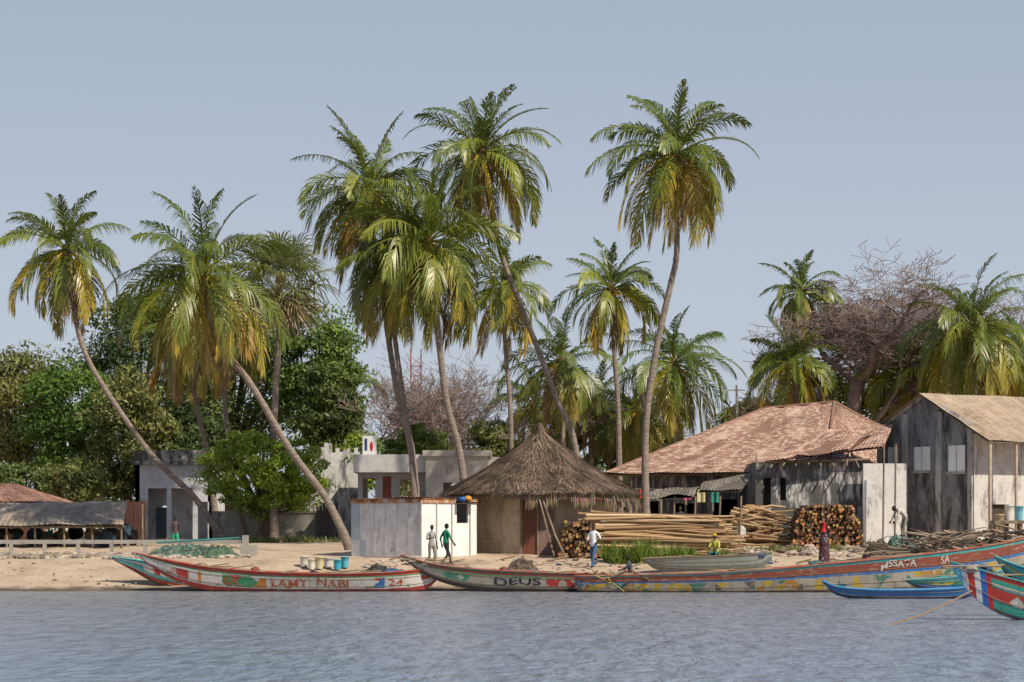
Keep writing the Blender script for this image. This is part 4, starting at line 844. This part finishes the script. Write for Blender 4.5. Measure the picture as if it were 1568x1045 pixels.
sit={'pel':(0,0,.48),'wai':(0,.01,.62),'che':(0,.05,.82),'nkb':(0,.09,.99),'nek':(0,.12,1.07),'head':(0,.15,1.19),'shL':(-.17,.09,.95),'shR':(.17,.09,.95),'elL':(-.22,.22,.73),'wrL':(-.12,.42,.66),'elR':(.22,.22,.73),'wrR':(.12,.42,.66),
 'hiL':(-.1,.05,.47),'hiR':(.1,.05,.47),'knL':(-.15,.45,.50),'knR':(.15,.45,.50),'anL':(-.14,.42,.09),'anR':(.14,.48,.09)}
person('seated_person',1096,104.3,CAMF-.4,sit,(.50,.50,.08),(.04,.12,.12),hat=(.55,.42,.04),g=1.0)
person('seated_fisherman',966,100.3,LF,sit,(.07,.08,.10),(.06,.06,.07),g=.25,H=1.6)
bend={'pel':(0,-.12,.86),'wai':(0,-.05,1.0),'che':(0,.12,1.12),'nkb':(0,.27,1.2),'nek':(0,.34,1.23),'head':(0,.44,1.24),'shL':(-.17,.26,1.16),'shR':(.17,.26,1.16),'elL':(-.2,.36,.92),'wrL':(-.15,.48,.72),'elR':(.2,.36,.92),'wrR':(.15,.5,.72),'hiL':(-.1,-.12,.82),'hiR':(.1,-.12,.82),'knL':(-.11,.02,.47),'knR':(.11,.02,.47)}
person('stooping_man',1383,104.3,LF+.3,bend,(.50,.48,.42),(.25,.22,.18),g=2.15,H=1.7,longsleeve=True)
person('man_in_green_trousers',268,112,CAMF+.3,walk,(.09,.06,.07),(.03,.33,.18),g=1.42,H=1.68)
person('seated_person',1041,118.8,CAMF,sit,(.05,.05,.06),(.04,.04,.05),g=2.3)
mb=MB(); mb.box(fx(1041,119)-.3,fx(1041,119)+.3,118.6,119.2,1.6,2.68); mb.build('wooden_crate',[M_wood])
mb=MB(); x=fx(1096,104.4); mb.box(x-.25,x+.25,104.25,104.7,.8,1.32); mb.build('fish_crate',[M_wood])
# ------------------------------------------------------------ clutter
rnd=random.Random(11)
def heap(name,u,d,w_,h,mat,g=None,n=26,dy=.5):
    mb=MB(); x=fx(u,d); g=gz(x,d) if g is None else g; sd=rnd.random()*50
    def fn(a,b):
        s=a*2-1; t=b*2-1; rr=math.sqrt(min(1,s*s+t*t)); k=max(0,1-rr*rr)**.7
        p=Vector((x+s*w_/2,d+t*dy*1.6,0)); nn=mn.noise(Vector((p.x*2+sd,p.y*2,0)))*.5+mn.noise(Vector((p.x*6+sd,p.y*6,0)))*.3+mn.noise(Vector((p.x*15+sd,p.y*15,0)))*.15
        p.z=g-.08+h*k*(1.0+nn)+.05*nn; return p
    mb.grid(fn,int(w_*24),24)
    for i in range(int(w_*16)):
        s=rnd.uniform(-.8,.8); p=fn((s+1)/2,rnd.uniform(.1,.6)); a=rnd.uniform(-1,1)*.25; mb.tube([p,p+Vector((a,-.05,.06)),p+Vector((a*2,-.03,-.08))],.012,3)
    mb.build(name,[mat],smooth=True)
heap('fishing_net_heap',285,109.5,3.6,.55,M_net); heap('fishing_net_heap',330,109,2.4,.5,mnoise('net_green',[(.35,(.06,.12,.07)),(.65,(.18,.28,.2))],9,bs=1,bd=.1))
heap('net_bundle',800,103.5,1.6,.6,mnoise('net_brown',[(.35,(.07,.055,.045)),(.65,(.30,.21,.15))],8,bs=1,bd=.1)); heap('fishing_net_heap',575,103,1.6,.45,mnoise('net_dark',[(.35,(.02,.02,.02)),(.65,(.14,.13,.12))],8,bs=1,bd=.1))
def rocks(name,u0,u1,d0,d1,n,smin,smax,cols):
    mb=MB()
    for i in range(n):
        d=rnd.uniform(d0,d1); u=rnd.uniform(u0,u1); x=fx(u,d); s=rnd.uniform(smin,smax); mb.ell((x,d,gz(x,d)+s*.3),(s*rnd.uniform(.8,1.6),s,s*.6),7,5,jit=.2,col=rnd.choice(cols))
    mb.build(name,[M_attr])
rc=[(.28,.24,.19),(.38,.32,.25),(.17,.13,.11),(.46,.39,.32)]
rocks('rubble_bank',-80,380,107.5,110.5,300,.05,.18,rc); rocks('beach_stones',0,600,100,106,140,.03,.08,rc); rocks('beach_debris',560,1320,102.5,107,240,.03,.13,rc+[(.04,.1,.2),(.3,.05,.04),(.5,.5,.48)])
rocks('yard_debris',1140,1340,109,117,160,.05,.2,rc)
def bucket(name,u,d,c,r=.2,h=.42,g=None,lid=None):
    mb=MB(); x=fx(u,d); g=gz(x,d) if g is None else g; n=16
    prof=[(r*.82,0),(r*.9,h*.5),(r,h*.92),(r*1.06,h*.93),(r*1.06,h),(r*.95,h),(r*.93,h*.9),(0.01,h*.88)]
    mb.grid(lambda u_,v_:(lambda p:(x+math.cos(u_*2*math.pi)*p[0],d+math.sin(u_*2*math.pi)*p[0],g+p[1]))(prof[int(round(v_*7))]),n,7,0)
    mb.tube([(x-r,d,g+h*.9),(x-r*.6,d-r*.6,g+h*.6),(x+r*.6,d-r*.6,g+h*.6),(x+r,d,g+h*.9)],.012,4,1)
    mb.build(name,[mcol(name+'_plastic',c,.4,.08),M_wood],smooth=True)
for u,c,h in ((466,(.6,.58,.5),.45),(477,(.62,.6,.52),.42),(489,(.55,.5,.3),.5),(503,(.6,.6,.58),.4),(517,(.05,.35,.5),.42),(528,(.08,.4,.5),.46)): bucket('plastic_bucket',u,104.5+random.uniform(-.3,.4),c,random.uniform(.16,.2),h)
bucket('plastic_bucket',1545,119,(.62,.6,.56),.22,.75,g=2.9); bucket('plastic_bucket',1560,119,(.15,.4,.5),.22,.7,g=2.9); bucket('water_drum',1530,119,(.4,.32,.2),.25,.9,g=2.3)
mb=MB(); mb.box(fx(1520,119),fx(1620,119),118.6,119.6,2.75,2.9)
for u in (1523,1560,1600): mb.box(fx(u,119),fx(u,119)+.12,118.7,119.5,1.6,2.747)
mb.build('wooden_table',[M_wood])
mb=MB()
for i in range(170):
    u=rnd.uniform(1340,1600); d=rnd.uniform(101,105); f=rnd.random(); x=fx(u,d); z=1.1+f*(.5+.85*min(1,max(0,(u-1330)/120))); l=rnd.uniform(.5,2.2); a=rnd.uniform(-.35,.35); c=rnd.choice([(.12,.095,.07),(.24,.18,.13),(.06,.05,.04),(.34,.27,.2)]); q=rnd.uniform(.02,.055)
    mb.tube([(x-l/2,d,z-a*l/2),(x-l*.1,d+.1,z+rnd.uniform(-.08,.12)),(x+l/2,d+rnd.uniform(-.4,.4),z+a*l/2)],[q,q*.9,q*.6],5,col=c)
mb.build('driftwood_stack',[M_attr])
heap('net_mound',1390,104.2,2.8,1.0,M_net,g=1.2); heap('net_mound',1350,103.8,1.8,.9,mnoise('net_b2',[(.35,(.06,.05,.04)),(.65,(.24,.18,.13))],8,bs=1,bd=.1),g=1.1); heap('net_mound',1500,104,6.0,.9,mnoise('net_b3',[(.35,(.04,.035,.03)),(.65,(.18,.14,.10))],8,bs=1,bd=.1),g=1.2,n=40)
mb=MB()
for i in range(30):
    u=rnd.uniform(900,995); d=rnd.uniform(97.2,98.4); x=fx(u,d); z=rnd.uniform(.15,.75); l=rnd.uniform(.25,.8); a=rnd.uniform(-.9,.9); c=rnd.choice([(.30,.24,.15),(.15,.11,.08),(.35,.27,.08),(.08,.07,.06)])
    mb.tube([(x-l/2,d,z-a*l/2),(x+l/2,d,z+a*l/2)],rnd.uniform(.025,.05),5,col=c)
mb.build('broken_planks',[M_attr])
mb=MB()
for i in range(30):
    u=rnd.uniform(560,1320); d=rnd.uniform(102.5,106.5); x=fx(u,d); g=gz(x,d); l=rnd.uniform(.6,2); mb.tube([(x-l/2,d,g+.06),(x+l/2,d+rnd.uniform(-.4,.4),g+rnd.uniform(.05,.35))],rnd.uniform(.025,.05),5,col=rnd.choice([(.3,.22,.15),(.15,.11,.08),(.4,.33,.25)]))
mb.build('scattered_poles',[M_attr])
def grass(name,u0,u1,d,n,h,c):
    V=[];Fq=[];C=[]
    for i in range(n):
        dd=d+rnd.uniform(-.8,.8); u=rnd.uniform(u0,u1); x=fx(u,dd); cl_=mn.noise(Vector((x*1.2,dd*1.2,5)))
        if cl_<-.15: continue
        g=gz(x,dd)-.02; hh=h*rnd.uniform(.3,1.0)*(.6+cl_*1.2); a=rnd.random()*6.28; wv=Vector((math.cos(a),math.sin(a),0))*rnd.uniform(.015,.035); ln=Vector((rnd.uniform(-.7,.7),rnd.uniform(-.7,.7),1))*hh
        p=Vector((x,dd,g)); o=len(V); V+=[p-wv,p+wv,p+ln*.6+wv,p+ln*.6-wv,p+ln+wv*.1,p+ln-wv*.1]; Fq+=[(o,o+1,o+2,o+3),(o+3,o+2,o+4,o+5)]; k=rnd.uniform(.6,1.4); C+=[tuple(q*k for q in c)]*6
    npmesh(name,np.array([tuple(v) for v in V]),np.array(Fq),np.array(C),[M_leaf])
grass('grass',925,1060,106.3,3000,1.0,(.15,.22,.035)); grass('grass',1055,1130,105.5,900,.7,(.13,.19,.03)); grass('grass',1140,1340,114,900,.4,(.18,.19,.06)); grass('grass',330,520,128,900,.6,(.15,.19,.05))
def mast():
    d=154; x=fx(637,d); mb=MB(); z0=1.8; z1=fz(535,d); w_=.32
    L=[(x-w_,d-w_),(x+w_,d-w_),(x+w_,d+w_),(x-w_,d+w_)]
    for p in L: mb.tube([(*p,z0),(*p,z1)],.03,4)
    z=z0; k=0
    while z<z1-.6:
        for i in range(4):
            a=L[i];b_=L[(i+1)%4]; mb.tube([(*a,z),(*b_,z+.6)] if k%2 else [(*b_,z),(*a,z+.6)],.018,4); mb.tube([(*a,z),(*b_,z)],.015,4)
        z+=.6;k+=1
    mb.build('lattice_radio_mast',[mcol('mast_red',(.34,.12,.09))])
mast()
def pole(name,u,d,vt,arm=True):
    mb=MB(); x=fx(u,d); z=fz(vt,d); mb.tube([(x,d,1.7),(x,d,z)],[.10,.07],7)
    if arm: mb.box(x-.5,x+.5,d-.05,d+.05,z-.35,z-.27)
    mb.build(name,[mcol('pole_grey',(.36,.35,.34))],smooth=False)
pole('utility_pole',1128,150,590); pole('utility_pole',717,146,655); pole('utility_pole',770,150,655)
print('objects',len(bpy.data.objects))
